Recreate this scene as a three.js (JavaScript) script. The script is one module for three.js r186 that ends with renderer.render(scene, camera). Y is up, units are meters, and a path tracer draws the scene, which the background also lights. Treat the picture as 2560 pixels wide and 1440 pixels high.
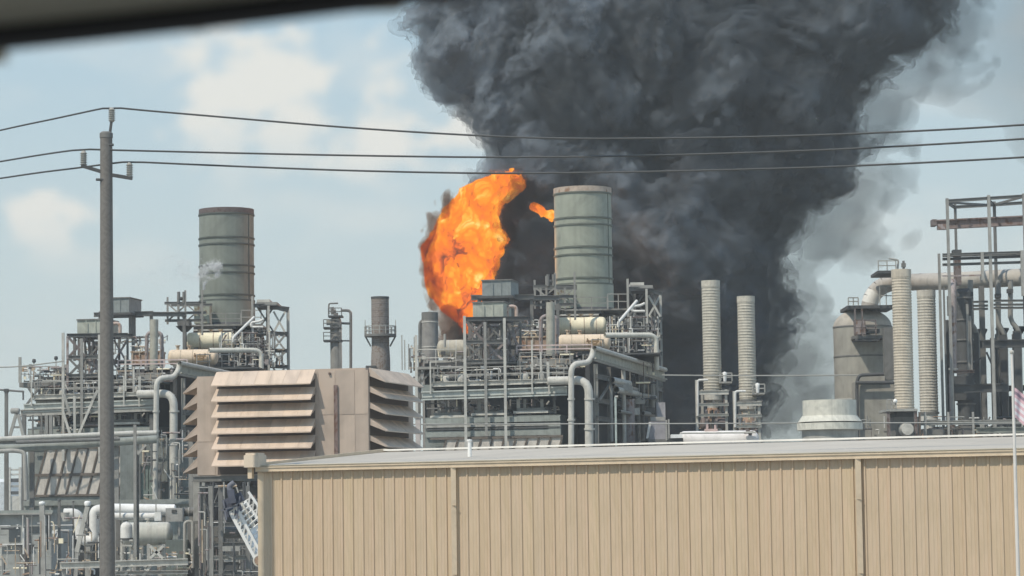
import * as THREE from 'three';
import { mergeGeometries } from 'three/addons/utils/BufferGeometryUtils.js';
import { createNoise3D } from 'simplex-noise';

// ---------------------------------------------------------------- camera, sky, sun, exposure
const scene = new THREE.Scene();
const FPX = 7000, EYE = 5;                                   // focal length in pixels of a 2560 x 1440 frame, eye height in metres
const camera = new THREE.PerspectiveCamera(2 * Math.atan(720 / FPX) * 180 / Math.PI, 16 / 9, 0.05, 9000);
camera.position.set(0, EYE, 0);
camera.rotation.set(Math.atan(560 / FPX), 0, -0.014, 'YXZ');
camera.focus = 195; camera.userData.fStop = 20;
camera.updateMatrixWorld(true);
const renderer = new THREE.WebGLRenderer();
renderer.toneMapping = THREE.LinearToneMapping;
renderer.toneMappingExposure = 1.15;
renderer.shadowMap.enabled = true;
const SUN_DIR = new THREE.Vector3(-0.42, 0.81, 0.43).normalize();
const sun = new THREE.DirectionalLight(new THREE.Color(1, 0.92, 0.78), 3.0);
sun.name = 'sun';
sun.position.copy(SUN_DIR).multiplyScalar(400).add(new THREE.Vector3(0, 0, -190));
sun.target.position.set(0, 10, -190);
sun.castShadow = true; sun.shadow.radius = 1.2;
Object.assign(sun.shadow.camera, { left: -90, right: 90, top: 90, bottom: -90, near: 1, far: 900 });
scene.add(sun, sun.target);
scene.fog = new THREE.FogExp2(new THREE.Color().setRGB(.90, .92, .92), .0004);

function rngOf(seed) { let a = seed >>> 0; return () => { a = (a + 0x6d2b79f5) | 0; let t = Math.imul(a ^ (a >>> 15), 1 | a); t = (t + Math.imul(t ^ (t >>> 7), 61 | t)) ^ t; return ((t ^ (t >>> 14)) >>> 0) / 4294967296; }; }
const N3 = createNoise3D(rngOf(7));
const clamp = (x, a = 0, b = 1) => Math.min(b, Math.max(a, x)), mix = (a, b, t) => a + (b - a) * t;
const sstep = (a, b, x) => { const t = clamp((x - a) / (b - a)); return t * t * (3 - 2 * t); };
const fbm = (x, y, z, n = 4) => { let s = 0, a = 0.5; for (let i = 0; i < n; i++) { s += a * N3(x, y, z); x = x * 2.03 + 11.3; y = y * 2.03 - 4.1; z = z * 2.03 + 7.7; a *= 0.5; } return s; };

{ // hazy summer sky with soft cumulus all round the horizon
  const Wd = 2880, Hd = 1440, data = new Float32Array(Wd * Hd * 4), r = rngOf(21);
  const blobs = [[-5.2, 8.5, 2.5, 1.5], [-2.6, 7.6, 1.6, .8], [-9.6, 6.1, 1.1, .7], [1.5, 7.8, 3.5, .8], [-0.6, 8.2, 1.0, .6]];
  for (let i = 0; i < 70; i++) { const az = r() * 360 - 180; if (Math.abs(az) > 12) blobs.push([az, 5 + r() * 14, 1.2 + r() * 3.2, 0.6 + r() * 1.3]); }
  for (let row = 0; row < Hd; row++) {
    const el = ((row + 0.5) / Hd - 0.5) * 180;
    const near = blobs.filter((b) => Math.abs(b[1] - el) < b[3] * 3 + 1.5);
    for (let col = 0; col < Wd; col++) {
      let az = ((col + 0.5) / Wd - 0.5) * 360 + 90; if (az > 180) az -= 360;   // 0 = straight ahead (-z), positive to the right
      const e = Math.max(el, 0), o = (row * Wd + col) * 4;
      const k = 1 - Math.exp(-Math.pow(e / 9.2, 2.1) * 0.9), z = sstep(12, 75, e);
      let R = mix(mix(0.565, 0.33, k), 0.17, z), G = mix(mix(0.64, 0.515, k), 0.32, z), Bc = mix(mix(0.62, 0.665, k), 0.60, z);
      const hz = Math.exp(-e / 0.9) * 0.12; R += hz; G += hz; Bc += hz * 0.8;
      const th = az * Math.PI / 180, cx = Math.sin(th) * 57, cz = Math.cos(th) * 57;
      let c = 0;
      if (near.length && e > 0) {
        const w = fbm(cx * 0.55, e * 0.85, cz * 0.55, 5) * 1.15;
        for (const b of near) {
          let d = az - b[0]; if (d > 180) d -= 360; if (d < -180) d += 360;
          const yy = (e - b[1]) / b[3], f = 1 - Math.hypot(d / b[2], yy > 0 ? yy : yy * 0.75) + w * 0.9;
          c = Math.max(c, sstep(0.0, 0.62, f) * (yy > -0.2 ? 1 : sstep(-1.6, -0.2, yy)));
        }
      }
      const thin = sstep(-0.1, 0.6, fbm(cx * 0.16, e * 0.4, cz * 0.16 + 9, 4)) * 0.35 * sstep(1, 5, e);
      const a = clamp(c * 0.97 + thin * (1 - c));
      data[o] = mix(R, 0.735, a); data[o + 1] = mix(G, 0.735, a); data[o + 2] = mix(Bc, 0.69, a); data[o + 3] = 1;
    }
  }
  const t = new THREE.DataTexture(data, Wd, Hd, THREE.RGBAFormat, THREE.FloatType);
  t.mapping = THREE.EquirectangularReflectionMapping; t.magFilter = THREE.LinearFilter; t.needsUpdate = true;
  scene.background = t; scene.environment = t;
}

// ---------------------------------------------------------------- helpers
const V = (x, y, z) => new THREE.Vector3(x, y, z);
/** The point of the place that stands Z metres ahead of the camera's foot and is measured at (px, py) in the photograph. */
function W(px, py, Z) { const d = V((px - 1280) / FPX, -(py - 720) / FPX, -1).applyQuaternion(camera.quaternion); return d.multiplyScalar(-Z / d.z).add(camera.position); }
const M = (px, Z) => px * Z / FPX;                            // photograph pixels to metres at that distance

function noiseTexture(size, fn) {
  const d = new Uint8Array(size * size * 4);
  for (let y = 0; y < size; y++) for (let x = 0; x < size; x++) { const c = fn(x / size, y / size), o = (y * size + x) * 4; d[o] = clamp(c[0]) * 255; d[o + 1] = clamp(c[1]) * 255; d[o + 2] = clamp(c[2]) * 255; d[o + 3] = 255; }
  const t = new THREE.DataTexture(d, size, size); t.wrapS = t.wrapT = THREE.RepeatWrapping; t.magFilter = THREE.LinearFilter; t.needsUpdate = true; return t;
}
// periodic noise: a torus in noise space
const tor = (u, v, f, s, n = 4) => { const a = u * 2 * Math.PI, b = v * 2 * Math.PI; return fbm(Math.cos(a) * f + s, Math.sin(a) * f + Math.cos(b) * f * 0.93, Math.sin(b) * f * 0.93 + s * 1.7, n); };
const grime = noiseTexture(512, (u, v) => { const blotch = tor(u, v, 0.9, 3, 5), streak = tor(u, v * 0 + 0.1, 4, 9, 4) * 0.6 + tor(u, v, 2.2, 31, 4) * 0.4, f = clamp(0.9 + blotch * 0.28 + streak * 0.22, 0.45, 1); return [f, f * 0.985, f * 0.965]; });
const rusty = noiseTexture(512, (u, v) => { const b = tor(u, v, 1.3, 5, 6), s = tor(u, v * 0 + 0.3, 5, 19, 4), k = sstep(0.02, 0.4, b * 0.8 + s * 0.5), f = clamp(0.92 + tor(u, v, 2.5, 41, 4) * 0.3, 0.5, 1); return [f * mix(1, 0.62, k), f * mix(1, 0.43, k), f * mix(1, 0.32, k)]; });
const oil = noiseTexture(512, (u, v) => { const b = tor(u, v, 0.7, 15, 5) + tor(u, v, 2.7, 25, 3) * 0.5, f = clamp(0.94 + b * 0.16, 0.6, 1); return [f, f, f * 0.99]; });
const mats = new Map();
function mat(r, g, b, o = {}) {
  const key = [r, g, b, o.map?.uuid, o.rough, o.metal, o.rep].join();
  if (!mats.has(key)) {
    const m = new THREE.MeshStandardMaterial({ roughness: o.rough ?? 0.72, metalness: o.metal ?? 0 });
    m.color.setRGB(r, g, b);
    if (o.map !== null) { m.map = (o.map ?? grime).clone(); m.map.repeat.setScalar(o.rep ?? 0.22); m.map.needsUpdate = true; }
    mats.set(key, m);
  }
  return mats.get(key);
}
const C = {
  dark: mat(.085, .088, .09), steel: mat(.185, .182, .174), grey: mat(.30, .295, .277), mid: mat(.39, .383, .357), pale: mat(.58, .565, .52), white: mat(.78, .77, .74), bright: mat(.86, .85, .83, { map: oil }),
  pipe: mat(.53, .52, .48), pinkSteel: mat(.36, .31, .30, { map: rusty }), brownSteel: mat(.19, .155, .145, { map: rusty }), rust: mat(.42, .29, .21, { map: rusty }), cream: mat(.90, .80, .585, { map: oil }), tan: mat(.56, .45, .33, { map: rusty }),
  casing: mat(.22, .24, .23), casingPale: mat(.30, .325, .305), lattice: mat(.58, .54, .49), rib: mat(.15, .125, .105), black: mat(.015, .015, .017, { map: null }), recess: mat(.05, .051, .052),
};

/** Box-projected texture coordinates in metres. */
function boxUV(g) {
  const p = g.attributes.position, n = g.attributes.normal, uv = new Float32Array(p.count * 2);
  for (let i = 0; i < p.count; i++) {
    const x = Math.abs(n.getX(i)), y = Math.abs(n.getY(i)), z = Math.abs(n.getZ(i));
    if (y > x && y > z) { uv[i * 2] = p.getX(i); uv[i * 2 + 1] = p.getZ(i); } else if (x > z) { uv[i * 2] = p.getZ(i); uv[i * 2 + 1] = p.getY(i); } else { uv[i * 2] = p.getX(i); uv[i * 2 + 1] = p.getY(i); }
  }
  g.setAttribute('uv', new THREE.BufferAttribute(uv, 2)); return g;
}
const joined = (list) => { const a = list.map((g) => { const q = g.index ? g.toNonIndexed() : g; for (const k of Object.keys(q.attributes)) if (!['position', 'normal', 'uv'].includes(k)) q.deleteAttribute(k); return q; }); return a.length > 1 ? mergeGeometries(a) : a[0]; };
/** A rectangular bar from p to q: w across, h upwards. */
function bar(p, q, w, h = w) {
  const d = q.clone().sub(p), L = d.length(), y = d.normalize(), ref = Math.abs(y.y) > 0.95 ? V(0, 0, 1) : V(0, 1, 0), x = ref.clone().cross(y).normalize(), z = x.clone().cross(y);
  return boxUV(new THREE.BoxGeometry(w, L, h).applyMatrix4(new THREE.Matrix4().makeBasis(x, y, z).setPosition(p.clone().add(q).multiplyScalar(0.5))));
}
/** An I-section from p to q, h high and w wide. */
function ibeam(p, q, w, h) {
  const t = h * 0.14, s = new THREE.Shape([[-w, -h], [w, -h], [w, -h + t * 2], [t, -h + t * 2], [t, h - t * 2], [w, h - t * 2], [w, h], [-w, h], [-w, h - t * 2], [-t, h - t * 2], [-t, -h + t * 2], [-w, -h + t * 2]].map(([a, b]) => new THREE.Vector2(a / 2, b / 2)));
  const d = q.clone().sub(p), L = d.length(), z = d.normalize(), ref = Math.abs(z.y) > 0.95 ? V(1, 0, 0) : V(0, 1, 0), x = ref.clone().cross(z).normalize(), y = z.clone().cross(x);
  return boxUV(new THREE.ExtrudeGeometry(s, { depth: L, bevelEnabled: false }).applyMatrix4(new THREE.Matrix4().makeBasis(x, y, z).setPosition(p)));
}
/** A round tube along a polyline whose corners are rounded off with radius bend. */
function tube(pts, r, bend = r * 2.2, seg = 10) {
  const path = new THREE.CurvePath(); let last = pts[0];
  for (let i = 1; i < pts.length; i++) {
    if (i === pts.length - 1) { path.add(new THREE.LineCurve3(last, pts[i])); break; }
    const a = pts[i].clone().sub(pts[i - 1]), b = pts[i + 1].clone().sub(pts[i]), k = Math.min(bend, a.length() * 0.48, b.length() * 0.48);
    const p1 = pts[i].clone().sub(a.normalize().multiplyScalar(k)), p2 = pts[i].clone().add(b.normalize().multiplyScalar(k));
    path.add(new THREE.LineCurve3(last, p1)); path.add(new THREE.QuadraticBezierCurve3(p1, pts[i].clone(), p2)); last = p2;
  }
  return boxUV(new THREE.TubeGeometry(path, pts.length === 2 ? 1 : pts.length * 12, r, seg, false));
}
/** A solid of revolution about a vertical axis at point c; profile in [radius, height above c]. */
function lathe(c, profile, seg = 28, sharp = true) {
  const v = []; profile.forEach(([r, y], i) => { v.push(new THREE.Vector2(r, y)); });
  let g = new THREE.LatheGeometry(v, seg);
  if (sharp) { // facets up the profile keep their own edges
    const parts = []; for (let i = 0; i + 1 < v.length; i++) parts.push(new THREE.LatheGeometry([v[i], v[i + 1]], seg)); g = joined(parts);
  }
  return boxUV(g.translate(c.x, c.y, c.z));
}
/** A horizontal vessel with dished heads, from p to q. */
function drumShape(p, q, r, seg = 26, head = 0.55) {
  const L = p.distanceTo(q), prof = [];
  for (let i = 0; i <= 8; i++) { const a = i / 8 * Math.PI / 2; prof.push(new THREE.Vector2(Math.max(1e-4, r * Math.sin(a)), -head * r * Math.cos(a))); }
  for (let i = 1; i < 4; i++) prof.push(new THREE.Vector2(r, L * i / 4));
  for (let i = 8; i >= 0; i--) { const a = i / 8 * Math.PI / 2; prof.push(new THREE.Vector2(Math.max(1e-4, r * Math.sin(a)), L + head * r * Math.cos(a))); }
  const y = q.clone().sub(p).normalize(), ref = Math.abs(y.y) > 0.9 ? V(0, 0, 1) : V(0, 1, 0), x = ref.clone().cross(y).normalize(), z = x.clone().cross(y);
  return boxUV(new THREE.LatheGeometry(prof, seg).applyMatrix4(new THREE.Matrix4().makeBasis(x, y, z).setPosition(p)));
}
/** An upright box with its front foot line from a to b (plan), from height y0 to y1, reaching depth metres back. */
function block(a, b, y0, y1, depth, bevel = 0) {
  const d = V(b.x - a.x, 0, b.z - a.z), L = d.length(), x = d.normalize(), y = V(0, 1, 0), z = x.clone().cross(y); if (z.z < 0) { /* z faces the camera */ z.negate(); }
  const xx = y.clone().cross(z);
  const g = new THREE.BoxGeometry(L, Math.abs(y1 - y0), depth);
  const c = V((a.x + b.x) / 2, (y0 + y1) / 2, (a.z + b.z) / 2).add(z.clone().multiplyScalar(-depth / 2));
  return boxUV(g.applyMatrix4(new THREE.Matrix4().makeBasis(xx, y, z).setPosition(c)));
}
/** The same, measured in the photograph: left, top, right, bottom, at distances Z0 (left) and Z1 (right). */
function pblock(x0, y0, x1, y1, Z0, Z1, depth) { const a = W(x0, y0, Z0), b = W(x1, y0, Z1), c = W((x0 + x1) / 2, y0, (Z0 + Z1) / 2), e = W((x0 + x1) / 2, y1, (Z0 + Z1) / 2); return block(a, b, e.y, c.y, depth); }
/** A vertical post between two heights of the photograph. */
function post(px, y0, y1, Z, w, d = w) { const m = W(px, (y0 + y1) / 2, Z), t = W(px, y0, Z), e = W(px, y1, Z); return bar(V(m.x, e.y, m.z), V(m.x, t.y, m.z), w, d); }
function hpipe(px0, px1, py, Z, r) { const a = W(px0, py, Z), b = W(px1, py, Z); b.y = a.y = (a.y + b.y) / 2; return tube([a, b], r); }
/** Handrail along a-b: posts and two rails. */
function railing(a, b, h = 1.05, r = 0.03) {
  const n = Math.max(2, Math.round(a.distanceTo(b) / 1.6)), gs = [];
  for (let i = 0; i <= n; i++) { const p = a.clone().lerp(b, i / n); gs.push(bar(p, p.clone().add(V(0, h, 0)), r * 2)); }
  for (const k of [0.5, 1]) gs.push(bar(a.clone().add(V(0, h * k, 0)), b.clone().add(V(0, h * k, 0)), r * 2));
  return joined(gs);
}

const used = new Map();
function numbered(name) { const n = used.get(name) ?? 0; used.set(name, n + 1); return n ? `${name}_${String(n).padStart(3, '0')}` : name; }
function thing(name, label, category, group) { const o = new THREE.Group(); o.name = numbered(name); o.userData = { label, category }; if (group) o.userData.group = group; return o; }
function part(o, name, g, m, kind) { const q = new THREE.Mesh(g, m); q.name = name; q.castShadow = q.receiveShadow = true; if (kind) q.userData.kind = kind; o.add(q); return q; }
/** Put a finished thing into the scene with its origin at its base. */
function place(o) {
  const box = new THREE.Box3().setFromObject(o), b = V((box.min.x + box.max.x) / 2, box.min.y, (box.min.z + box.max.z) / 2);
  for (const c of o.children) c.position.sub(b);
  o.position.copy(b); scene.add(o); return o;
}
function copyOf(o, shift, label) { const c = o.clone(); c.name = numbered(o.name.replace(/_\d{3}$/, '')); c.userData = { ...o.userData, label }; c.position.add(shift); scene.add(c); return c; }
function structure(name, g, m, kind = 'structure') { const q = new THREE.Mesh(g, m); q.name = name; q.userData.kind = kind; q.receiveShadow = true; scene.add(q); return q; }

// ---------------------------------------------------------------- ground
{
  const g = new THREE.PlaneGeometry(1500, 1300, 30, 30).rotateX(-Math.PI / 2).translate(0, 0, -520);
  const uv = g.attributes.uv; for (let i = 0; i < uv.count; i++) uv.setXY(i, g.attributes.position.getX(i), g.attributes.position.getZ(i));
  structure('ground', g, mat(.30, .29, .27, { map: oil, rep: 0.05, rough: 0.95 }));
}

// ---------------------------------------------------------------- the car the picture is taken from
{
  const o = thing('car_window_surround', 'dark blurred car window edge and roof lining along the upper left of the view', 'car');
  const D = 0.72, at = (x, y, z = D) => W(x, y, z);
  const bend = (pts, r, sy) => { // a padded strip: flattened tube
    const c = new THREE.CatmullRomCurve3(pts), g = new THREE.TubeGeometry(c, 40, r, 14, false); return boxUV(g);
  };
  const edge = [[-900, 180], [0, 96], [500, 44], [1000, -14], [1350, -48], [2200, -150], [3500, -230]];
  part(o, 'window_seal', bend(edge.map(([x, y]) => at(x, y)), M(33, D)), C.black);
  part(o, 'roof_lining', (() => { const g = []; for (let i = 0; i + 1 < edge.length; i++) { const a = at(edge[i][0], edge[i][1] - 28, D + .006), b = at(edge[i + 1][0], edge[i + 1][1] - 28, D + .006); g.push(block(V(a.x, 0, a.z), V(b.x, 0, b.z), Math.min(a.y, b.y), Math.max(a.y, b.y) + .06, .012)); } return joined(g); })(), mat(.42, .40, .34, { map: null, rough: 1 }));
  const top = at(0, -160).y;
  part(o, 'roof_panel', boxUV(new THREE.BoxGeometry(2.6, .03, 2.6).translate(0, top + .06, .45)), C.dark);  // unseen car roof, added over the camera to keep the trim in shade
  place(o);
}

// ---------------------------------------------------------------- utility pole and its wires
const insulator = (c, h, r) => { const p = [[.0001, 0], [r * .6, 0]]; const n = 6; for (let i = 0; i < n; i++) { const y = h * (.08 + .84 * i / n); p.push([r * .62, y], [r, y + h * .05], [r * .66, y + h * .09]); } p.push([r * .5, h], [.0001, h]); return lathe(c, p, 18, false); };
const POLE_Z = 72;
{
  const o = thing('utility_pole', 'tall grey utility pole with three post insulators in front of the left plant', 'utility pole');
  const base = W(267, 900, POLE_Z), top = W(263, 340, POLE_Z);
  part(o, 'shaft', lathe(V(base.x, 0, base.z), [[.225, 0], [.185, 6], [.158, top.y]], 24), mat(.19, .18, .17, { map: grime, rep: 1.3, rough: .95 }));
  part(o, 'pole_cap', lathe(V(base.x, top.y - .06, base.z), [[.158, 0], [.172, .01], [.172, .13], [.12, .17], [.0001, .17]], 24), C.steel);
  const br = (x0, y0, x1, y1) => bar(W(x0, y0, POLE_Z - .05), W(x1, y1, POLE_Z - .05), .07, .09);
  part(o, 'bracket_arm', br(256, 430, 203, 414), C.dark); part(o, 'bracket_arm', br(276, 437, 331, 446), C.dark);
  part(o, 'bolt', tube([W(240, 449, POLE_Z - .12), W(262, 449, POLE_Z - .12)], .035), C.dark);
  part(o, 'bolt', tube([W(268, 362, POLE_Z - .1), W(284, 362, POLE_Z - .1)], .035), C.dark);
  const ip = (x, yb, yt, r) => { const b = W(x, yb, POLE_Z), t = W(x, yt, POLE_Z); return insulator(b, t.y - b.y, r); };
  part(o, 'top_bracket', bar(W(273, 350, POLE_Z), W(279, 300, POLE_Z), .06, .09), C.dark);
  part(o, 'insulator', ip(279.5, 305, 269, .1), C.mid); part(o, 'insulator', ip(209, 416, 377, .1), C.mid); part(o, 'insulator', ip(324, 447, 406, .1), C.mid);
  place(o);
  const wire = (pts, label, r = .024) => { const c = new THREE.CatmullRomCurve3(pts.map(([x, y, z]) => W(x, y, z)), false, 'centripetal'); const w = new THREE.Mesh(new THREE.TubeGeometry(c, 90, r, 8), C.dark); w.name = numbered('power_line'); w.userData = { label, category: 'power line', group: 'power lines on the utility pole' }; w.castShadow = true; scene.add(w); };
  wire([[-400, 425, 86], [0, 326, 78], [140, 296, 75], [262, 270, POLE_Z], [279, 267, POLE_Z], [300, 270, POLE_Z], [560, 293, 71], [900, 321, 70], [1220, 340, 69], [1420, 346, 68], [1700, 345, 67], [2000, 339, 66], [2300, 327, 65], [2560, 312, 64], [3200, 265, 61]], 'highest power line, running from the tip of the utility pole');
  wire([[-400, 472, 86], [0, 404, 78], [110, 386, 75], [190, 375, POLE_Z], [209, 373, POLE_Z], [240, 374, POLE_Z], [560, 382, 71], [900, 389, 70], [1220, 393, 69], [1500, 391, 68], [1800, 384, 67], [2100, 373, 66], [2560, 347, 64], [3200, 300, 61]], 'middle power line, carried by the insulator left of the utility pole');
  wire([[-400, 506, 86], [0, 446, 78], [110, 430, 75], [200, 419, 73], [300, 406, POLE_Z], [324, 404, POLE_Z], [345, 405, POLE_Z], [620, 417, 71], [900, 427, 70], [1220, 433, 69], [1500, 431, 68], [1800, 425, 67], [2100, 416, 66], [2560, 393, 64], [3200, 350, 61]], 'lowest power line, carried by the insulator right of the utility pole');
}

// ---------------------------------------------------------------- tan metal warehouse
{
  const o = thing('metal_warehouse', 'long low tan metal warehouse with ribbed wall panels and a pale sloping roof', 'warehouse');
  const A = W(650, 1174, 76), B = W(2560, 1119, 67), eave = (A.y + B.y) / 2; A.y = B.y = eave;
  const dir = V(B.x - A.x, 0, B.z - A.z).normalize(), out = V(-dir.z, 0, dir.x); if (out.z < 0) out.negate();
  const P = (s, n, y) => V(A.x + dir.x * s + out.x * n, y, A.z + dir.z * s + out.z * n);   // along the eave, out of the wall, height
  const LEN = 26, HALF = 7.36, RIDGE = eave + .515;
  const yaw = Math.atan2(-dir.z, dir.x), pitch = .31;
  // sun-faded paint with faint run-off streaks; eight sheets' worth of variation
  const faded = noiseTexture(512, (u, v) => { const st = tor(u, .1, 7, 9, 4) * .55 + tor(u, v, 3.1, 44, 4) * .35, bl = tor(u, v, .8, 61, 4), f = clamp(.93 + st * .13 + bl * .10, .7, 1); return [f, f * (1 - Math.max(0, bl) * .03), f * (1 - Math.max(0, -bl) * .05)]; });
  const tanA = [[.56, .43, .297], [.557, .424, .296], [.562, .436, .293], [.55, .42, .288], [.57, .44, .305], [.555, .43, .302], [.565, .428, .292], [.548, .425, .296]].map((c, i) => { const m = new THREE.MeshStandardMaterial({ roughness: .6 }); m.color.setRGB(c[0] * 1.05, c[1] * 1.05, c[2] * 1.05); m.map = faded.clone(); m.map.repeat.set(.55, .13); m.map.offset.set(i * .173, i * .37); m.map.needsUpdate = true; return m; });
  const trim = mat(.66, .53, .385, { map: oil, rep: .3, rough: .55 });
  // one rib panel: a flat pan with shallow stiffeners and a raised rib at its right edge
  const ws = pitch, prof = [[0, 0], [.075, 0], [.085, .006], [.105, .006], [.115, 0], [.165, 0], [.175, .006], [.195, .006], [.205, 0], [ws - .078, 0], [ws - .06, .036], [ws - .024, .036], [ws - .006, 0], [ws, 0], [ws, -.02], [0, -.02]];
  const shp = new THREE.Shape(prof.map(([a, b]) => new THREE.Vector2(a, b)));
  const pg = boxUV(new THREE.ExtrudeGeometry(shp, { depth: eave - .04, bevelEnabled: false }).rotateX(-Math.PI / 2).scale(1, 1, -1));
  { // scale(-1) flips the winding
    const ix = pg.attributes.position.array, nn = pg.attributes.normal.array, uu = pg.attributes.uv.array;
    for (let i = 0; i < ix.length; i += 9) for (let k = 0; k < 3; k++) { let t = ix[i + 3 + k]; ix[i + 3 + k] = ix[i + 6 + k]; ix[i + 6 + k] = t; t = nn[i + 3 + k]; nn[i + 3 + k] = nn[i + 6 + k]; nn[i + 6 + k] = t; }
    for (let i = 0; i < uu.length; i += 6) for (let k = 0; k < 2; k++) { const t = uu[i + 2 + k]; uu[i + 2 + k] = uu[i + 4 + k]; uu[i + 4 + k] = t; }
    pg.computeVertexNormals();
  }
  const r = rngOf(3);
  for (let s = .1, i = 0; s < LEN; s += pitch, i++) {
    const q = part(o, i ? `wall_panel_${String(i).padStart(3, '0')}` : 'wall_panel', pg, tanA[Math.floor(r() * 8)]);
    const b = P(s, 0, 0.02); q.position.copy(b); q.rotation.y = yaw;
  }
  const at = (s, n, y) => P(s, n, y);
  part(o, 'end_wall', block(at(-.02, -14.6, 0), at(-.02, -.06, 0), 0, eave - .02, .05), tanA[0]);
  { const s = new THREE.Shape([new THREE.Vector2(0, 0), new THREE.Vector2(14.7, 0), new THREE.Vector2(7.36, .5)]); const g = new THREE.ExtrudeGeometry(s, { depth: .05, bevelEnabled: false });
    const m4 = new THREE.Matrix4().makeBasis(out.clone().negate(), V(0, 1, 0), dir.clone()).setPosition(at(-.02, 0, eave - .02)); part(o, 'gable', boxUV(g.applyMatrix4(m4)), tanA[1]); }
  part(o, 'core_wall', block(at(0, -.09, 0), at(LEN, -.09, 0), 0, eave - .03, .05), tanA[1]);
  part(o, 'back_wall', block(at(0, -14.7, 0), at(LEN, -14.7, 0), 0, eave - .03, .05), tanA[1]);
  // roof slopes with standing seams
  const roofM = mat(.52, .465, .40, { map: oil, rep: .03, rough: .9 });
  const slope = (n0, y0, n1, y1, s0, s1) => { const a = at(s0, n0, y0), b = at(s1, n0, y0), c = at(s1, n1, y1), d = at(s0, n1, y1), th = V(0, -.05, 0); const pos = [], q = (p1, p2, p3, p4) => [p1, p2, p3, p1, p3, p4].forEach((p) => pos.push(p.x, p.y, p.z));
    const [a2, b2, c2, d2] = [a, b, c, d].map((p) => p.clone().add(th)); q(a, b, c, d); q(b2, a2, d2, c2); q(a2, b2, b, a); q(d, c, c2, d2); q(a2, a, d, d2); q(b, b2, c2, c);
    const g = new THREE.BufferGeometry(); g.setAttribute('position', new THREE.Float32BufferAttribute(pos, 3)); g.computeVertexNormals(); return boxUV(g); };
  for (let s = 0, i = 0; s < LEN; s += .61, i++) part(o, i ? `roof_panel_${String(i).padStart(3, '0')}` : 'roof_panel', slope(.13, eave + .045, -HALF, RIDGE, s, Math.min(s + .607, LEN)), roofM);
  part(o, 'rear_roof', slope(-HALF - .004, RIDGE, -14.9, eave, 0, LEN), roofM);
  part(o, 'ridge_cap', joined([bar(at(-.1, -HALF + .09, RIDGE + .05), at(LEN, -HALF + .09, RIDGE + .05), .22, .05)]), mat(.86, .83, .78, { map: oil }));
  part(o, 'rake_trim', joined([bar(at(-.05, .1, eave + .03), at(-.05, -HALF, RIDGE + .02), .06, .16), bar(at(-.05, -HALF, RIDGE + .02), at(-.05, -14.9, eave), .06, .16)]), trim);
  part(o, 'gutter', joined([bar(at(-.05, .11, eave - .055), at(LEN, .11, eave - .055), .10, .13), bar(at(-.05, .175, eave - .005), at(LEN, .175, eave - .005), .025, .035), bar(at(-.05, .168, eave - .115), at(LEN, .168, eave - .115), .012, .014)]), trim);
  part(o, 'eave_flashing', bar(at(-.05, .07, eave + .042), at(LEN, .07, eave + .042), .2, .022), mat(.5, .45, .35, { map: oil }));
  part(o, 'corner_trim', joined([bar(at(.04, .035, 0), at(.04, .035, eave - .13), .17, .012), bar(at(-.05, -.06, 0), at(-.05, -.06, eave - .13), .012, .17)]), trim);
  const sx = (px, py) => { // distance along the eave of a photograph column
    let lo = -1, hi = LEN + 3; for (let i = 0; i < 40; i++) { const m = (lo + hi) / 2, p = P(m, 0, eave), k = p.clone().sub(camera.position), x = k.applyQuaternion(camera.quaternion.clone().invert()); if (1280 + FPX * x.x / -x.z < px) lo = m; else hi = m; } return (lo + hi) / 2; };
  for (const px of [1137, 2147]) { const s = sx(px); const d = part(o, 'downspout', joined([bar(at(s, .095, 0), at(s, .095, eave - .12), .135, .11)]), trim); for (const y of [1.2, 3.4, 5.2]) part(d, 'strap', bar(at(s - .1, .155, y), at(s + .1, .155, y), .03, .012), trim); }
  // corner box at the end of the eave
  const bx = part(o, 'corner_box', joined([block(at(-.33, .3, 0), at(.13, .3, 0), eave - .0, eave + .33, .42), block(at(-.3, .26, 0), at(.1, .26, 0), eave + .33, eave + .39, .34)]), mat(.66, .545, .43, { map: oil }));
  part(bx, 'outlet', block(at(-.27, .2, 0), at(-.14, .2, 0), eave - .3, eave - .002, .12), trim);
  { const s = sx(1078), p = at(s, -2.3, eave + .2); const v = part(o, 'roof_vent_pipe', lathe(p, [[.055, 0], [.055, .42]], 14), C.bright); part(v, 'vent_cap', lathe(V(p.x, p.y + .42, p.z), [[.0001, 0], [.075, .0], [.075, .05], [.0001, .06]], 14), C.bright); }
  for (const [px, py] of [[1078, 1300], [2478, 1278]]) void px;
  place(o);
}

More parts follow.
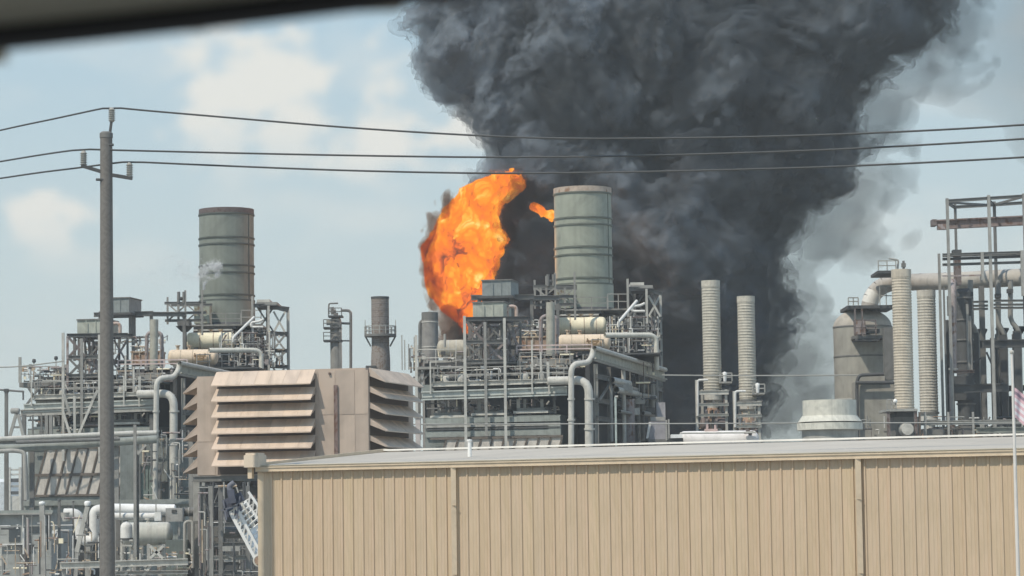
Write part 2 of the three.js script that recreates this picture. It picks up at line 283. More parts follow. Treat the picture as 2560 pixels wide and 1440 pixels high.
// ---------------------------------------------------------------- flagpole with a drooping flag, right edge
{
  const o = thing('flagpole', 'thin white pole standing before the right end of the warehouse, carrying a drooping striped flag', 'flagpole');
  const Z = 60, b = W(2549, 1440, Z), t = W(2533, 885, Z);
  part(o, 'pole', lathe(V(b.x - .03, 0, b.z), [[.048, 0], [.038, t.y * .6], [.028, t.y]], 14), mat(.72, .68, .64, { map: oil }));
  part(o, 'finial', new THREE.SphereGeometry(.05, 12, 8).translate(b.x - .03, t.y + .04, b.z), C.pale);
  place(o);
  const f = thing('flag', 'faded pink and purple striped flag hanging limp from the white pole at the right edge', 'flag');
  const top = W(2546, 968, Z), bot = W(2546, 1090, Z), H = top.y - bot.y, cols = [mat(.62, .42, .46, { map: null }), mat(.70, .66, .69, { map: null }), mat(.26, .19, .24, { map: null })];
  const nS = 9, cx = b.x - .01;
  for (let s = 0; s < nS; s++) { // hanging cloth: folds run down, each stripe slanted by the droop
    const nx = 22, ny = 6, g = new THREE.PlaneGeometry(1, 1, nx, ny), p = g.attributes.position;
    for (let i = 0; i < p.count; i++) {
      const u = p.getX(i) + .5, v = p.getY(i) + .5, k = (s + 1 - v) / nS, droop = u * (.55 + .3 * Math.sin(u * 2));
      p.setXYZ(i, cx + u * .46 * (1 - .18 * k), top.y - H * .62 * k - droop * H * .42, b.z + Math.sin(u * 13 + k * 1.3) * .045 * (.4 + u));
    }
    g.computeVertexNormals(); part(f, 'stripe', boxUV(g), s < 3 ? cols[s % 2 ? 2 : 0] : cols[s % 2]);
  }
  place(f);
}

// ---------------------------------------------------------------- white aerial ladder beside the warehouse corner
{
  const o = thing('aerial_ladder', 'white lattice aerial ladder slanting up from behind the left corner of the warehouse', 'ladder');
  const Z = 92, p = (x, y, dz = 0) => W(x, y, Z + dz);
  const lo = { l: p(668, 1452), r: p(715, 1400, 1.2) }, hi = { l: p(574, 1278), r: p(612, 1252, 1.2) };
  const rail = (a, b, name) => { const up = V(.12, .30, 0); const m = part(o, name, joined([bar(a, b, .09, .10), bar(a.clone().add(up), b.clone().add(up), .07, .08)]), C.bright); const n = 11; for (let i = 0; i < n; i++) { const q = a.clone().lerp(b, i / n), q2 = a.clone().lerp(b, (i + .55) / n); part(m, 'lattice_bar', bar(q, q2.add(up), .05), C.white); part(m, 'lattice_bar', bar(q.clone().add(up), a.clone().lerp(b, (i + .95) / n), .04), C.white); } };
  rail(lo.l, hi.l, 'side_rail'); rail(lo.r, hi.r, 'side_rail');
  for (let i = 0; i < 15; i++) { const k = (i + .5) / 15; part(o, 'rung', bar(lo.l.clone().lerp(hi.l, k), lo.r.clone().lerp(hi.r, k), .045), C.white); }
  part(o, 'deck_plate', (() => { const a = lo.l, b = lo.l.clone().lerp(hi.l, .62), c = lo.r.clone().lerp(hi.r, .62), d = lo.r, g = new THREE.BufferGeometry(), dn = V(.02, -.05, 0), pos = [];
    const q = (...s) => [s[0], s[1], s[2], s[0], s[2], s[3]].forEach((v) => pos.push(v.x, v.y, v.z)); const [a2, b2, c2, d2] = [a, b, c, d].map((v) => v.clone().add(dn)); q(a, b, c, d); q(d2, c2, b2, a2); q(a2, b2, b, a); q(d, c, c2, d2); q(b2, c2, c, b); q(a, d, d2, a2);
    g.setAttribute('position', new THREE.Float32BufferAttribute(pos, 3)); g.computeVertexNormals(); return boxUV(g); })(), C.bright);
  part(o, 'inner_section', joined([bar(p(690, 1452, .5), p(590, 1268, .5), .16, .12), bar(p(700, 1432, .9), p(602, 1258, .9), .12, .12)]), mat(.7, .68, .62));
  const blue = mat(.10, .11, .15), bl2 = mat(.17, .18, .22);
  const head = part(o, 'tip_platform', joined([bar(p(560, 1262), p(606, 1240), .28, .3), bar(p(566, 1286), p(598, 1268, .6), .2, .2), bar(p(583, 1258, -.3), p(576, 1225, -.3), .22, .22)]), blue);
  part(head, 'monitor_nozzle', tube([p(578, 1232, -.3), p(571, 1216, -.3), p(586, 1206, -.3)], .09), bl2);
  part(head, 'guard_bar', joined([bar(p(558, 1250, -.2), p(566, 1300, -.2), .05), bar(p(592, 1296, -.2), p(600, 1240, -.2), .05), bar(p(552, 1276, -.2), p(600, 1262, -.2), .05)]), bl2);
  // turntable and mast below, behind the warehouse
  part(o, 'turntable', lathe(V(lo.l.x + 2.2, 0, lo.l.z - .6), [[1.3, 0], [1.3, 1.2], [.8, 1.25], [.8, 2.2], [.0001, 2.3]], 24), C.bright);
  part(o, 'boom_root', joined([bar(V(lo.l.x + 2.2, 1.9, lo.l.z - .6), lo.l.clone().add(V(.1, 0, -.4)), .5, .4)]), C.bright);
  place(o);
  const h = thing('hose_reel', 'rusty round reel hanging low beside the left warehouse corner, under the white ladder', 'reel');
  const c = p(648, 1402, -1.5); part(h, 'rim', new THREE.TorusGeometry(.17, .035, 10, 26).translate(c.x, c.y, c.z), C.pale); part(h, 'drum', new THREE.CylinderGeometry(.14, .14, .2, 20).rotateX(Math.PI / 2).translate(c.x, c.y, c.z - .05), C.rust); part(h, 'stand', bar(V(c.x, 0, c.z - .1), V(c.x, c.y - .14, c.z - .1), .08), C.steel);
  place(h);
}

// ---------------------------------------------------------------- tan louvred intake house
{
  const o = thing('louvered_intake_house', 'big pinkish tan box with rows of sloping louvre hoods, standing behind the warehouse', 'air intake');
  const ZC = 150, yaw = 14 * Math.PI / 180;
  const corner = W(922, 1050, ZC), X = V(Math.cos(yaw), 0, Math.sin(yaw)), N = V(-Math.sin(yaw), 0, Math.cos(yaw));   // X to the right and towards us, N out of the front
  const F = (px, py) => { // point of the front face under a photograph pixel
    let lo = -12, hi = 3; const inv = camera.quaternion.clone().invert(); for (let i = 0; i < 40; i++) { const m = (lo + hi) / 2, k = corner.clone().addScaledVector(X, m).sub(camera.position).applyQuaternion(inv); if (1280 + FPX * k.x / -k.z < px) lo = m; else hi = m; } return lo; };
  const y = (py) => W(700, py, ZC + 1).y;
  const wall = mat(.49, .395, .325, { map: grime, rep: .07 }), wall2 = mat(.475, .385, .32, { map: grime, rep: .05 }), hoodM = [mat(.64, .51, .405, { map: grime, rep: .09 }), mat(.62, .495, .40, { map: grime, rep: .07 }), mat(.655, .515, .405, { map: grime, rep: .08 })];
  const slitShade = mat(.09, .066, .053, { map: null });
  const sL = F(541), sR = F(790), sE = F(493);
  const yT = y(924), yB = y(1186), Dp = 8.6;
  const at = (s, n, h) => V(corner.x + X.x * s + N.x * n, h, corner.z + X.z * s + N.z * n);
  part(o, 'body', block(at(sE, 0, 0), at(0, 0, 0), yB, yT - .25, Dp), wall2);
  part(o, 'roof', block(at(sL, -.3, 0), at(-.25, -.3, 0), yT - .25, yT, Dp - .6), wall);
  // flat cladding sheets right of the hoods, and on the end strip
  const sheet = (s0, s1, h0, h1, m, n = .02) => part(o, 'wall_panel', block(at(s0, n, 0), at(s1, n, 0), h0, h1, .018), m);
  const seams = [791, 797, 839, 888, 922].map((p) => F(p)); seams[4] = -.005;
  for (let i = 0; i < 4; i++) { sheet(seams[i] + .015, seams[i + 1] - .015, y(1039), yT - .12, i % 2 ? wall : wall2); sheet(seams[i] + .015, seams[i + 1] - .015, yB + .03, y(1042), i % 2 ? wall2 : wall); }
  sheet(sE + .01, F(538) - .01, y(1100), yT - .3, wall); sheet(sE + .01, F(538) - .01, yB + .03, y(1102), wall2);
  // hoods: sloping plates in sections, with closed cheeks
  const hood = (p0, dirA, nrm, len, hTop, hBot, outBy, nPan, name, bright) => {
    const q = new THREE.Group(); // one hood: its plates are pieces
    const m = part(o, name, bar(p0.clone().addScaledVector(nrm, outBy).addScaledVector(dirA, .01).setY(hBot + .01), p0.clone().addScaledVector(nrm, outBy).addScaledVector(dirA, len - .01).setY(hBot + .01), .03, .05), hoodM[0]);
    { // cheeks: triangles at both ends with thickness
      const tri = (s, w) => { const sh = new THREE.Shape([new THREE.Vector2(0, hTop), new THREE.Vector2(outBy, hBot + .05), new THREE.Vector2(outBy, hBot), new THREE.Vector2(0, hBot + .36)]); const g = new THREE.ExtrudeGeometry(sh, { depth: .03, bevelEnabled: false }); return boxUV(g.applyMatrix4(new THREE.Matrix4().makeBasis(nrm, V(0, 1, 0), nrm.clone().cross(V(0, 1, 0))).setPosition(p0.clone().addScaledVector(dirA, s).setY(0)))); };
      part(m, 'cheek', tri(.02), wall); part(m, 'cheek', tri(len - .02), wall); }
    for (let i = 0; i < nPan; i++) {
      const a = len * i / nPan + .004, b = len * (i + 1) / nPan - .004, mid = p0.clone().addScaledVector(dirA, (a + b) / 2);
      const c1 = mid.clone().addScaledVector(nrm, .0).setY(hTop), c2 = mid.clone().addScaledVector(nrm, outBy).setY(hBot + .03), d = c2.clone().sub(c1), L = d.length(), zz = d.normalize(), yy = dirA.clone().cross(zz).normalize(), xx = yy.clone().cross(zz); if (xx.dot(dirA) < 0) { xx.negate(); yy.negate(); }
      const g = new THREE.BoxGeometry(b - a, .03, L).applyMatrix4(new THREE.Matrix4().makeBasis(xx, yy, zz).setPosition(c1.clone().add(c2).multiplyScalar(.5)));
      part(m, 'hood_plate', boxUV(g), hoodM[(i * 7 + Math.round(hTop * 3)) % 3]);
    }
    return q;
  };
  const bottoms = [963, 1002, 1042, 1083, 1122, 1164], OUT = .88;
  bottoms.forEach((py, i) => { const hB = y(py) - .0, hT = i ? y(bottoms[i - 1]) - .13 : yT - .02; hood(at(sL + .02, 0, 0), X, N, sR - sL - .02, Math.min(hT, hB + .8), hB, OUT, 7, 'louver_hood'); });
  part(o, 'louver_slit_shade', block(at(sL + .06, .012, 0), at(sR - .04, .012, 0), yB + .05, yT - .3, .01), slitShade);  // dark sheet behind the hoods, painted as the shade in their slits
  { const g = new THREE.BoxGeometry(.01, yT - yB - .4, 7.4), c = at(.012, -3.9, 0); part(o, 'louver_slit_shade', boxUV(g.rotateY(Math.atan2(N.x, N.z)).translate(c.x, (yT + yB) / 2, c.z)), slitShade); }
  [961, 1001, 1041, 1083, 1122, 1164].forEach((py, i) => { const hB = y(py), hT = i ? y([961, 1001, 1041, 1083, 1122, 1164][i - 1]) - .2 : yT - .02; hood(at(0, -.12, 0), N.clone().negate(), X, 7.6, Math.min(hT, hB + .8), hB, OUT, 4, 'louver_hood'); });
  [980, 1019, 1057, 1099, 1138, 1181].forEach((py, i) => { const hB = y(py) + .05; hood(at(sE, -.15, 0), N.clone().negate(), X.clone().negate(), 8.2, hB + .86, hB, .86, 4, 'louver_hood'); });
  part(o, 'front_post', bar(at(F(841), .1, y(1150)), at(F(841), .1, y(966)), .2, .14), mat(.23, .16, .14, { map: rusty }));
  for (const [s, n] of [[F(560), .03], [F(826), .03]]) part(o, 'lifting_lug', bar(at(s, n, y(937)), at(s, n + .1, y(937)), .12), C.brownSteel);
  // steel underneath
  part(o, 'base_beam', joined([ibeam(at(sE - .2, .1, yB - .17), at(.1, .1, yB - .17), .2, .3), ibeam(at(.1, .1, yB - .17), at(.1, -Dp, yB - .17), .2, .3), ibeam(at(sE - .2, .1, yB - .17), at(sE - .2, -Dp, yB - .17), .2, .3)]), C.steel);
  for (const s of [sE + .2, sE * .5, -.3]) for (const n of [-.3, -4.2, -8.2]) part(o, 'leg', ibeam(at(s, n, 0), at(s, n, yB - .33), .3, .3), C.steel);
  place(o);
  // dark duct below the intake house
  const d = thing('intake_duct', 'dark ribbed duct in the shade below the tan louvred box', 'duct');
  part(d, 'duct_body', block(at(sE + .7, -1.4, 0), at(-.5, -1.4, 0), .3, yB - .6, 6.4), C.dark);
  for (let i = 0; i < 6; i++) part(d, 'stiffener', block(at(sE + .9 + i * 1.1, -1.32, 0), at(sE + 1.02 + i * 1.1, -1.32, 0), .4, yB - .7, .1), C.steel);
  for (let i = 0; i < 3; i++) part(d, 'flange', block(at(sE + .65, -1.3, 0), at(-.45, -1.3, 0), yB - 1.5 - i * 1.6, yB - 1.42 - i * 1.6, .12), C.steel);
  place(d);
}

// ---------------------------------------------------------------- the two boiler units: the right one is measured, the left one is the same plant 32 m further along
const T1 = V(-29.6, 0, -11.7);
const ZF = (px) => 191 + (1480 - px) * .0069, FP = (px, py, off = 0) => W(px, py, ZF(px) + off);         // front of the right unit
const ZG = (px) => 202.7 + (446 - px) * .0073, GP = (px, py, off = 0) => W(px, py, ZG(px) + off);        // front of the left unit
const GR = 0.02;
const both = [];
/** A thing of the right unit that the left unit has too. */
function pair(name, category, labelRight, labelLeft, build, group) { const o = thing(name, labelRight, category, group); build(o); place(o); const c = labelLeft ? copyOf(o, T1, labelLeft) : null; both.push(o); return [o, c]; }
function onlyOne(name, category, label, build, group) { const o = thing(name, label, category, group); build(o); return place(o); }
const retint = (c, from, to) => c && c.traverse((q) => { if (q.material === from) q.material = to; });

// big exhaust stacks
{
  const shellR = mat(.325, .345, .285, { map: grime, rep: .09, rough: .6 }), shellL = mat(.215, .235, .205, { map: grime, rep: .09, rough: .65 }), rimR = mat(.50, .40, .32, { map: rusty, rep: .12 }), rimL = mat(.13, .10, .095, { map: rusty }), ringR = mat(.14, .155, .13), ringL = mat(.085, .1, .09);
  const Z = 222, c = W(1458, 600, Z), yy = (py) => W(1458, py, Z).y, R = M(72, Z); c.y = 0;
  const [, left] = pair('exhaust_stack', 'stack', 'wide pale green exhaust stack with dark hoops, right beside the fireball', 'wide grey exhaust stack with dark hoops and a dark rim, standing in the left plant', (o) => {
    part(o, 'shell', lathe(c, [[R * 1.03, yy(773)], [R * 1.03, yy(716)], [R, yy(712)], [R, yy(488)]], 48), shellR);
    part(o, 'rim_band', lathe(c, [[R * 1.0, yy(488)], [R * 1.012, yy(487)], [R * 1.012, yy(472)], [R * .96, yy(472)], [R * .96, yy(500)]], 48), rimR);
    for (const py of [487, 549, 566, 622, 641, 699, 713]) part(o, 'hoop', lathe(c, [[R, yy(py + 2.6)], [R * 1.035, yy(py + 2.2)], [R * 1.035, yy(py - 1.6)], [R, yy(py - 2.2)]], 48), ringR);
    const a = Math.PI * .17; const sx = c.x + R * Math.cos(a) * .998, sz = c.z + R * Math.sin(a) * .998;
    part(o, 'seam_strip', bar(V(sx, yy(712), sz), V(sx, yy(489), sz), .09, .09), ringR);
    part(o, 'lower_skirt', lathe(c, [[R * 1.42, yy(826)], [R * 1.32, yy(800)], [R * 1.03, yy(772)]], 40), C.dark);
    part(o, 'transition_duct', boxUV(new THREE.BoxGeometry(R * 2.7, yy(826), R * 2.7).translate(c.x, yy(826) / 2, c.z)), C.dark);
  });
  retint(left, shellR, shellL); retint(left, rimR, rimL); retint(left, ringR, ringL);
}
// boiler casing: the dark mass behind all the steelwork, with the paler lower front
pair('boiler_casing', 'boiler', 'dark grey boiler casing of the right plant, with horizontal bands along its front', 'dark grey green boiler casing of the left plant, above the white tanks', (o) => {
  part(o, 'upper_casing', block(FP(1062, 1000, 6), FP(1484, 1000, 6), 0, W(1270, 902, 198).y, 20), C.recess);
  part(o, 'lower_casing', block(FP(1062, 1050, .6), FP(1402, 1050, .6), 0, W(1240, 1040, 193).y, 6), C.casing);
  const yb = (py) => W(1240, py, 193).y;
  for (const [a, b, m, d] of [[1043, 1056, C.casingPale, .30], [1059, 1066, C.mid, .22], [1069, 1073, C.dark, .34], [1075, 1090, C.casingPale, .26]]) part(o, 'casing_band', block(FP(1064, 1050, .6 - d), FP(1400, 1050, .6 - d), yb(b), yb(a), d - .02), m);
  part(o, 'end_panel', block(FP(1371, 1050, .3), FP(1401, 1050, .3), yb(1250), yb(1066), .28), C.casingPale);
  // slanted lattice front: pale plates between dark sloping ribs
  const yt = yb(1094), ym = yb(1165), ye = yb(1220), f = (px, h, off = .2) => { const p = FP(px, 1100, off); p.y = h; return p; };
  const n = 10, x0 = 1082, step = 29;
  for (let i = 0; i < n; i++) for (const [h0, h1, k0, k1] of [[ye, ym, 0, 1], [ym, yt, 1, 2]]) {
    const sl = 17, a = x0 + i * step, q = [f(a + k0 * sl + 2, h0), f(a + step + k0 * sl - 2, h0), f(a + step + k1 * sl - 2, h1), f(a + k1 * sl + 2, h1)], bk = q.map((v) => v.clone().add(V(0, 0, -.1))), pos = [];
    const Q = (...s) => [s[0], s[1], s[2], s[0], s[2], s[3]].forEach((v) => pos.push(v.x, v.y, v.z)); Q(...q); Q(bk[0], q[0], q[3], bk[3]); Q(q[1], bk[1], bk[2], q[2]); Q(q[3], q[2], bk[2], bk[3]); Q(bk[0], bk[1], q[1], q[0]);
    const g = new THREE.BufferGeometry(); g.setAttribute('position', new THREE.Float32BufferAttribute(pos, 3)); g.computeVertexNormals(); part(o, 'lattice_panel', boxUV(g), C.lattice);
  }
  for (let i = 0; i <= n; i++) { const a = x0 + i * step; part(o, 'lattice_rib', bar(f(a, ye, .16), f(a + 34, yt, .16), .13, .1), C.rib); }
  for (const [h, w] of [[ye, .16], [ym, .2], [yt, .16]]) part(o, 'lattice_rail', bar(f(x0 - 6, h, .13), f(x0 + n * step + 36, h, .13), .1, w), C.rib);
  part(o, 'plinth_band', block(f(1062, 0, .25), f(1400, 0, .25), ye - 1.1, ye - .12, .3), C.casingPale);
});
// side wall of the boiler that runs back from the front corner
pair('boiler_side_wall', 'boiler', 'shaded side wall of the right plant under the long sloping girder', 'shaded side wall of the left plant, mostly behind the tan louvred box', (o) => {
  const dX = V(Math.sin(14 * Math.PI / 180), 0, -Math.cos(14 * Math.PI / 180)), c = FP(1484, 1000, 0), nrm = V(dX.z * -1, 0, dX.x); if (nrm.x < 0) nrm.negate();
  const P = (s, h, n = 0) => V(c.x + dX.x * s + nrm.x * n, h, c.z + dX.z * s + nrm.z * n), H = (py, Z = 200) => W(1560, py, Z).y;
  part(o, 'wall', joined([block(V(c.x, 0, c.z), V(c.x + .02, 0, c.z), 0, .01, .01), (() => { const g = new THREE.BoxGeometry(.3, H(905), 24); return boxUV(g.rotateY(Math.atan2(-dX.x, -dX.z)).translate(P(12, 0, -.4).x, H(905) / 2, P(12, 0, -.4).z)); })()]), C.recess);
  for (const s of [.4, 4.6, 9.5, 14.5, 19.5, 23.6]) part(o, 'column', ibeam(P(s, 0, .1), P(s, H(925), .1), .28, .28), s < 1 || s > 20 ? C.mid : C.steel);
  for (const py of [955, 1012, 1055]) part(o, 'wall_girder', ibeam(P(.2, H(py), .2), P(23.6, H(py), .2), .2, .34), C.steel);
  for (let i = 0; i < 4; i++) part(o, 'brace', bar(P(.6 + i * 4.8, H(1010), .3), P(4.8 + i * 4.8, H(958), .3), .14), C.grey);
  for (const [s, y0, y1, r, m] of [[2.2, 958, 1110, .12, C.grey], [6.5, 930, 1110, .16, C.pipe], [8.2, 1000, 1110, .42, C.pinkSteel], [11.6, 940, 1110, .14, C.grey], [13, 950, 1100, .2, C.steel], [16.8, 930, 1040, .24, C.mid], [18.3, 930, 1110, .2, C.grey]]) part(o, 'riser_pipe', tube([P(s, H(y1), .75), P(s, H(y0), .75)], r), m);
  for (const [s, py, L] of [[1.5, 962, 6], [2, 972, 8], [3, 983, 7], [9, 985, 8], [12, 1030, 8], [4, 1035, 6]]) part(o, 'header_pipe', tube([P(s, H(py), .95), P(s + L, H(py + 1), .95)], .13 + (py % 3) * .05), [C.grey, C.mid, C.pipe][py % 3]);
  for (const [s, py] of [[5.2, 975], [6.6, 978], [9, 1030], [15, 1022], [17, 1020], [11, 1000]]) part(o, 'valve_box', boxUV(new THREE.BoxGeometry(.7, .5, .9).translate(P(s, 0, 1).x, H(py), P(s, 0, 1).z)), [C.mid, C.pale, C.steel][py % 3]);
});
// long sloping girder
pair('sloping_girder', 'girder', 'long sloping pale girder running down to the right end of the right plant', 'sloping girder of the left plant ending behind the louvred box', (o) => {
  const a = W(1482, 884, 190.4), b = W(1660, 938, 206);
  part(o, 'girder', ibeam(a, b, .5, .72), mat(.42, .41, .35)); part(o, 'girder_pipe', tube([a.clone().add(V(.1, .38, .3)), b.clone().add(V(.1, .38, .3))], .16), C.pale);
  part(o, 'girder_pipe', tube([a.clone().add(V(.0, -.42, .3)), b.clone().add(V(0, -.42, .3))], .1), C.mid);
  part(o, 'end_plate', block(W(1636, 925, 206), W(1661, 925, 206.6), W(1650, 948, 206).y, W(1650, 926, 206).y, .4), C.mid);
});
// front decks
pair('front_walkway', 'walkway', 'long grey double girder walkway across the front of the right plant', 'long grey double girder walkway across the front of the left plant', (o) => {
  const G = (x0, y0, x1, y1, w, h, m, off = 0, nm = 'girder') => part(o, nm, ibeam(FP(x0, y0, off), FP(x1, y1, off), w, h), m);
  G(1080, 961, 1330, 954, .3, .36, C.pipe); G(1334, 953, 1418, 951, .3, .3, C.pale); G(1055, 990, 1418, 977, .4, .62, mat(.52, .55, .52)); G(1055, 997, 1418, 985, .5, .12, C.recess, .1);
  G(1080, 970, 1418, 963, 1.2, .1, C.steel, .8, 'deck_plate'); G(1080, 940, 1420, 932, .14, .2, C.grey, 1.5);
  part(o, 'handrail', railing(FP(1085, 957, -.3), FP(1410, 949, -.3), 1.0), C.mid);
  for (const [x, y0, y1] of [[1163, 790, 1040], [1214, 805, 1000], [1263, 795, 1045]]) part(o, 'column', ((p) => p)(post(x, y0, y1 + 90, ZF(x) - .25, .19)), x === 1214 ? C.grey : C.pipe);
  for (const x of [1076, 1330, 1372]) part(o, 'post', post(x, 905, 985, ZF(x) - .3, .1), C.pipe);
  for (const [x, w, m] of [[1098, 9, C.mid], [1116, 6, C.steel], [1198, 9, C.mid], [1213, 6, C.pale], [1296, 9, C.pale], [1312, 7, C.mid], [1355, 8, C.mid], [1386, 6, C.steel], [1150, 10, C.dark], [1255, 12, C.dark], [1335, 9, C.dark]]) part(o, 'duct_stub', post(x, 998, 1031, ZF(x) + 1.2, M(w, 192)), m);
  for (const [x0, x1, y] of [[1075, 1162, 1037], [1178, 1265, 1033], [1283, 1370, 1030]]) { part(o, 'burner_hood', block(FP(x0, y, .5), FP(x1, y, .5), FP(1200, y + 5, 0).y, FP(1200, y - 1, 0).y, 2), C.pale); part(o, 'burner_hood', block(FP(x0 + 9, y, 1), FP(x1 - 8, y, 1), FP(1200, y - 1, 0).y, FP(1200, y - 9, 0).y, 2), C.grey); }
  for (const [x, y] of [[1116, 942], [1153, 940], [1313, 935], [1355, 934]]) part(o, 'relief_dome', lathe(FP(x, y + 14, 1.4), [[.0001, .55], [.14, .52], [.24, .4], [.28, .2], [.28, 0]].reverse(), 16, false), C.pale);
});
// silencer boxes
for (const [x0, y0, x1, y1, Z, lab, lab1, m] of [[1205, 700, 1277, 739, 205, 'upper blue grey vent box in front of the base of the fireball', 'upper grey vent box behind the utility pole, higher of two on the left plant', mat(.27, .30, .30)], [1182, 755, 1258, 795, 196, 'lower pale green vent box on the steel tower under the fireball', 'lower pale grey vent box on the braced tower left of the utility pole', mat(.42, .44, .385)]]) pair('vent_box', 'vent', lab, lab1, (o) => {
  part(o, 'box', pblock(x0, y0, x1, y1, Z, Z - .4, 3), m);
  part(o, 'lid_flange', pblock(x0 - 2, y0 - 1.5, x1 + 2, y0 + 1.5, Z - .1, Z - .5, 3.2), C.steel);
  part(o, 'base_flange', pblock(x0 - 14, y1, x1 + 6, y1 + 6, Z - .2, Z - .6, 3.6), C.dark);
  for (let i = 1; i < 3; i++) { const x = mix(x0, x1, i / 3); part(o, 'stiffener', post(x, y0 + 2, y1 - 1, Z - .3, .05), m); }
  for (const x of [x0 - 8, x1]) for (const dz of [.4, 2.8]) part(o, 'leg', post(x, y1 + 5, y1 + 70, Z + dz, .2), C.steel);
});
pair('vent_box', 'vent', 'small pale hopper topped vent box between the riser pipes of the right plant', 'small dark vent box with a hopper, right of the utility pole on the left plant', (o) => {
  part(o, 'box', pblock(1372, 762, 1402, 775, 212, 212, 2), C.steel); const c = W(1387, 776, 213), e = W(1387, 792, 213); part(o, 'hopper', lathe(V(c.x, e.y, c.z), [[.25, 0], [.75, c.y - e.y]], 4), C.dark); part(o, 'stem', tube([V(c.x, e.y - 3, c.z), V(c.x, e.y + .05, c.z)], .16), C.dark);
});
// braced towers
const xBrace = (o, xa, xb, y0, y1, Z, w, m) => { part(o, 'brace', bar(W(xa, y0, Z), W(xb, y1, Z), w), m); part(o, 'brace', bar(W(xa, y1, Z + .12), W(xb, y0, Z + .12), w), m); };
pair('braced_tower', 'steel tower', 'braced steel tower under the lower vent box of the right plant', 'braced steel tower left of the utility pole, under the lower vent box', (o) => {
  for (const [x, Z] of [[1163, 195], [1211, 197], [1262, 195], [1176, 200], [1222, 201], [1275, 200], [1302, 199]]) part(o, 'column', post(x, 799, 960, Z, .16), Z > 198 ? C.steel : C.pinkSteel);
  for (const [a, b, y, Z] of [[1160, 1322, 798, 195], [1172, 1310, 801, 200], [1160, 1268, 856, 195], [1172, 1305, 870, 200], [1160, 1268, 905, 195], [1172, 1305, 920, 200]]) part(o, 'beam', ibeam(W(a, y, Z), W(b, y - 2, Z), .2, .3), y < 810 ? C.dark : C.steel);
  xBrace(o, 1166, 1210, 804, 854, 195, .17, C.brownSteel); xBrace(o, 1214, 1260, 804, 854, 196, .14, C.steel); xBrace(o, 1166, 1210, 858, 903, 195, .16, C.steel); xBrace(o, 1214, 1260, 858, 903, 195.4, .15, C.pinkSteel); xBrace(o, 1265, 1300, 810, 870, 199, .14, C.pinkSteel); xBrace(o, 1265, 1300, 872, 918, 199, .14, C.pinkSteel); xBrace(o, 1178, 1222, 806, 870, 201, .14, C.dark);
  for (const [x, y0, y1, w, m] of [[1212, 826, 880, 7, C.pale], [1226, 815, 880, 5, C.pinkSteel], [1238, 818, 850, 4, C.mid], [1197, 812, 900, 4, C.grey], [1246, 860, 905, 5, C.grey], [1216, 883, 925, 5, C.pale]]) part(o, 'pipe', post(x, y0, y1, 197.5, M(w, 197)), m);
});
pair('end_tower', 'steel tower', 'tall braced steel tower at the right end of the right plant, against the smoke', 'tall braced steel tower right of the left exhaust stack, against the sky', (o) => {
  for (const [x, y0, Z, m] of [[1571, 697, 212, C.mid], [1618, 722, 211, C.pipe], [1653, 735, 215, C.pipe], [1588, 722, 217, C.steel], [1638, 730, 218, C.steel]]) part(o, 'column', post(x, y0, 945, Z, .17), m);
  for (const [a, ya, b, yb, Z] of [[1568, 722, 1620, 722, 212], [1618, 724, 1655, 736, 213], [1568, 792, 1622, 794, 212], [1618, 794, 1655, 800, 213], [1568, 840, 1655, 842, 213], [1568, 880, 1655, 884, 213], [1586, 724, 1640, 732, 217], [1586, 796, 1640, 800, 217]]) part(o, 'beam', ibeam(W(a, ya, Z), W(b, yb, Z + 1), .2, .3), C.steel);
  xBrace(o, 1621, 1651, 738, 792, 213, .15, C.pipe); xBrace(o, 1621, 1651, 800, 838, 213, .15, C.grey); xBrace(o, 1621, 1651, 845, 880, 213, .15, C.grey); xBrace(o, 1573, 1616, 726, 790, 214, .13, C.steel); xBrace(o, 1573, 1616, 798, 838, 214, .13, C.steel); xBrace(o, 1621, 1651, 886, 930, 213, .15, C.grey);
  part(o, 'floor_plate', pblock(1566, 835, 1656, 838, 212, 214, 5), C.dark); part(o, 'floor_plate', pblock(1566, 790, 1656, 793, 212, 214, 5), C.dark); part(o, 'floor_plate', pblock(1566, 878, 1656, 881, 212, 214, 5), C.dark);
});
pair('roof_hood', 'vent', 'pale stepped hood on top of the end tower of the right plant', 'dark stepped hood on top of the tower right of the left exhaust stack', (o) => {
  part(o, 'upper_hood', pblock(1576, 706, 1610, 713, 213, 213, 3), C.pale); part(o, 'lower_hood', pblock(1577, 713, 1632, 721, 212.5, 212.5, 4), C.grey); part(o, 'drip_edge', pblock(1574, 720, 1634, 723, 212.3, 212.3, 4.4), C.dark);
});
// pipes
const pipes = (name, pts, r, m, lab, lab1, seg = 10, flanges = []) => pair(name, 'pipe', lab, lab1, (o) => { const P = pts.map(([x, y, Z]) => W(x, y, Z)); for (let i = 1; i < P.length; i++) void 0; part(o, 'pipe_run', tube(P, r, r * 3.2, seg), m); for (const [x, y, Z] of flanges) part(o, 'flange', lathe(W(x, y, Z), [[r, 0], [r * 1.3, .0], [r * 1.3, .12], [r, .12]], 16), m); });
pipes('cranked_pipe', [[1484, 872, 190.6], [1480, 892, 190.4], [1470, 907, 190.2], [1428, 910, 189.6], [1428, 1260, 189.6]], .2, C.pale, 'pale cranked pipe going down the front corner of the right plant', 'pale cranked pipe going down the front corner of the left plant', 12, [[1428, 1000, 189.6], [1428, 1052, 189.6]]);
pipes('elbow_pipe', [[1372, 952, 191], [1472, 950, 190], [1474, 1260, 190]], .29, C.pale, 'thick pale elbow pipe turning down beside the cranked pipe of the right plant', 'thick pale elbow pipe turning down beside the cranked pipe of the left plant', 16, [[1474, 1000, 190], [1474, 1075, 190]]);
pipes('header_pipe', [[1512, 838, 200], [1640, 838, 202], [1642, 925, 202]], .19, mat(.70, .67, .59), 'cream header pipe bending down at the right end of the right plant', 'cream header pipe of the left plant, over the louvred box', 12);
